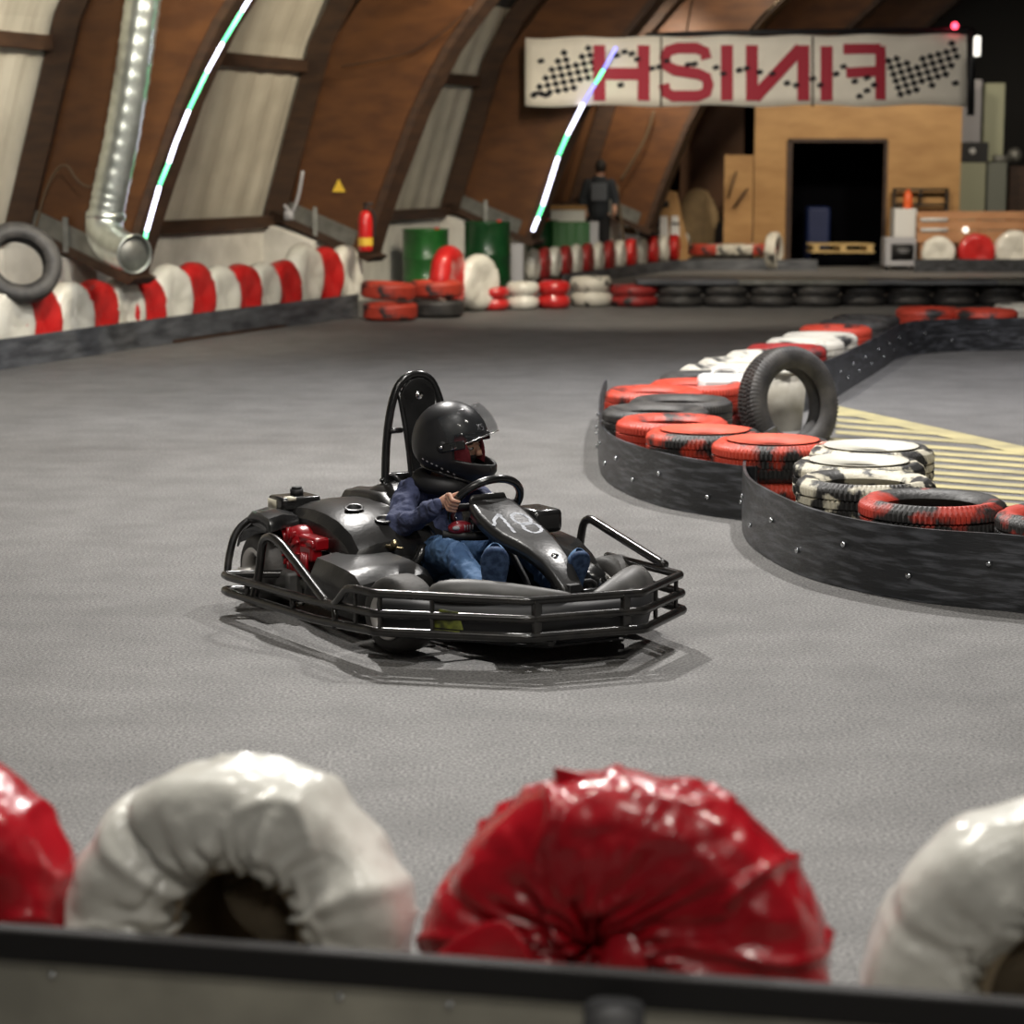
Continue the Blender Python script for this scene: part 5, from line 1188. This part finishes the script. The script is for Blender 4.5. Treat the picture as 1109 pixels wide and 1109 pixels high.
# things on the floor behind row (bumper cart beside the person)
p = aty(684,262,37.0); root = empty('kart_frame', (p.x,37.0,0)); tag(root, 'pale grey kart bodywork behind the distant striped row', 'kart part')
b = MB(); b.tube([(-.5,0,.62),(-.2,0,.50),(.1,0,.40),(.3,0,.36)], [.05,.09,.10,.06], 14, smooth=1); b.build('shell', M['curtain'], root)
b = MB(); b.box((-.05,0,.2),(.5,.3,.36)); b.build('body', M['grey'], root, bevel=.04)
b = MB(); b.ball((.28,-.12,.40),.05,12,8); b.build('lamp', mat('pale_glow', (.9,.6,.5), .5, emit=(1,.6,.5), es=2), root)
# ------------------------------------------------------------------ light: the hall's high lamps, with added fill lamps and aimed spots
def lamp(x, y, z, e, size=.5, col=(1,.95,.86), tgt=None, cone=None):
    l = bpy.data.lights.new('hall_or_added_lamp', 'SPOT' if cone else 'AREA'); l.energy = e; l.color = col
    if cone: l.spot_size = math.radians(cone); l.spot_blend = .7; l.shadow_soft_size = size/2
    else: l.size = size; l.shape = 'DISK'
    o = bpy.data.objects.new('hall_or_added_lamp', l); COL.objects.link(o); o.location = (x, y, z)
    if tgt: o.rotation_euler = (Vector(tgt)-Vector((x,y,z))).to_track_quat('-Z','Y').to_euler()
    return o
lamp(-1.2,12.6,5.8,620,.3,(1,.965,.92)); lamp(2.4,12.4,6.0,430,.3,(1,.965,.93))
lamp(.5,6.0,5.6,150,.6,(1,.97,.93)); lamp(-1.5,3.8,5.2,110,.6); lamp(2.2,3.2,5.2,110,.6); lamp(.2,.6,4.4,60,.6); lamp(.3,-1.4,2.8,40,.5)  # fill added from the front, the last one behind the camera
for x in (-2.2,.6,3.0): lamp(x,16.4,6,330,.5,(.86,.91,1),(x,16.6,0),62)
lamp(6.0,15.5,5.6,900,.6,(.97,.94,1),(5.6,15.5,0),105)
lamp(1.0,22.0,5.2,900,.6,(1,.90,.74),(1.4,26.6,.5),80); lamp(3.2,30.6,4.8,760,.6,(1,.88,.70),(4.4,37,1.8),85); lamp(7.4,31.0,4.6,900,.6,(1,.88,.72),(6.8,37,1.2),85); lamp(.8,30.0,4.6,330,.6,(1,.85,.62),(1.0,35,1.6),75)  # spots added to brighten the back barrier, booth and clutter
lamp(2.0,33.2,4.0,330,.5,(1,.9,.74),(2.9,37.4,.9),80)  # extra spot added to brighten the trestle board
lamp(2.8,25.2,4.0,240,.5,(1,.93,.84),(3.1,29.4,2.8),95)  # aimed spot added to light the banner
lamp(-1.2,17.5,4.2,760,.6,(1,.90,.72),(-4.6,21.8,2.3),95); lamp(1.0,22.6,4.2,600,.6,(1,.88,.68),(-2.0,27.5,2.3),90); lamp(-3.0,12.5,4.0,400,.6,(1,.92,.78),(-6.0,17.5,2.0),95)  # wall spots added to brighten the cladding and ribs
w = bpy.data.worlds.new('world'); SC.world = w; w.use_nodes = True; w.node_tree.nodes['Background'].inputs[0].default_value = (.5,.52,.6,1); w.node_tree.nodes['Background'].inputs[1].default_value = .03
cam = bpy.data.cameras.new('camera'); co = bpy.data.objects.new('camera', cam); COL.objects.link(co); SC.camera = co
co.location = (0,0,H); co.rotation_euler = (PI/2-PT, 0, 0); cam.sensor_width = 36; cam.lens = F/1109*36; cam.clip_start = .05; cam.clip_end = 200
cam.dof.use_dof = True; cam.dof.focus_distance = 8.2; cam.dof.aperture_fstop = 3.3
SC.view_settings.view_transform = 'Standard'; SC.view_settings.look = 'None'; SC.view_settings.gamma = 1; SC.view_settings.exposure = 0
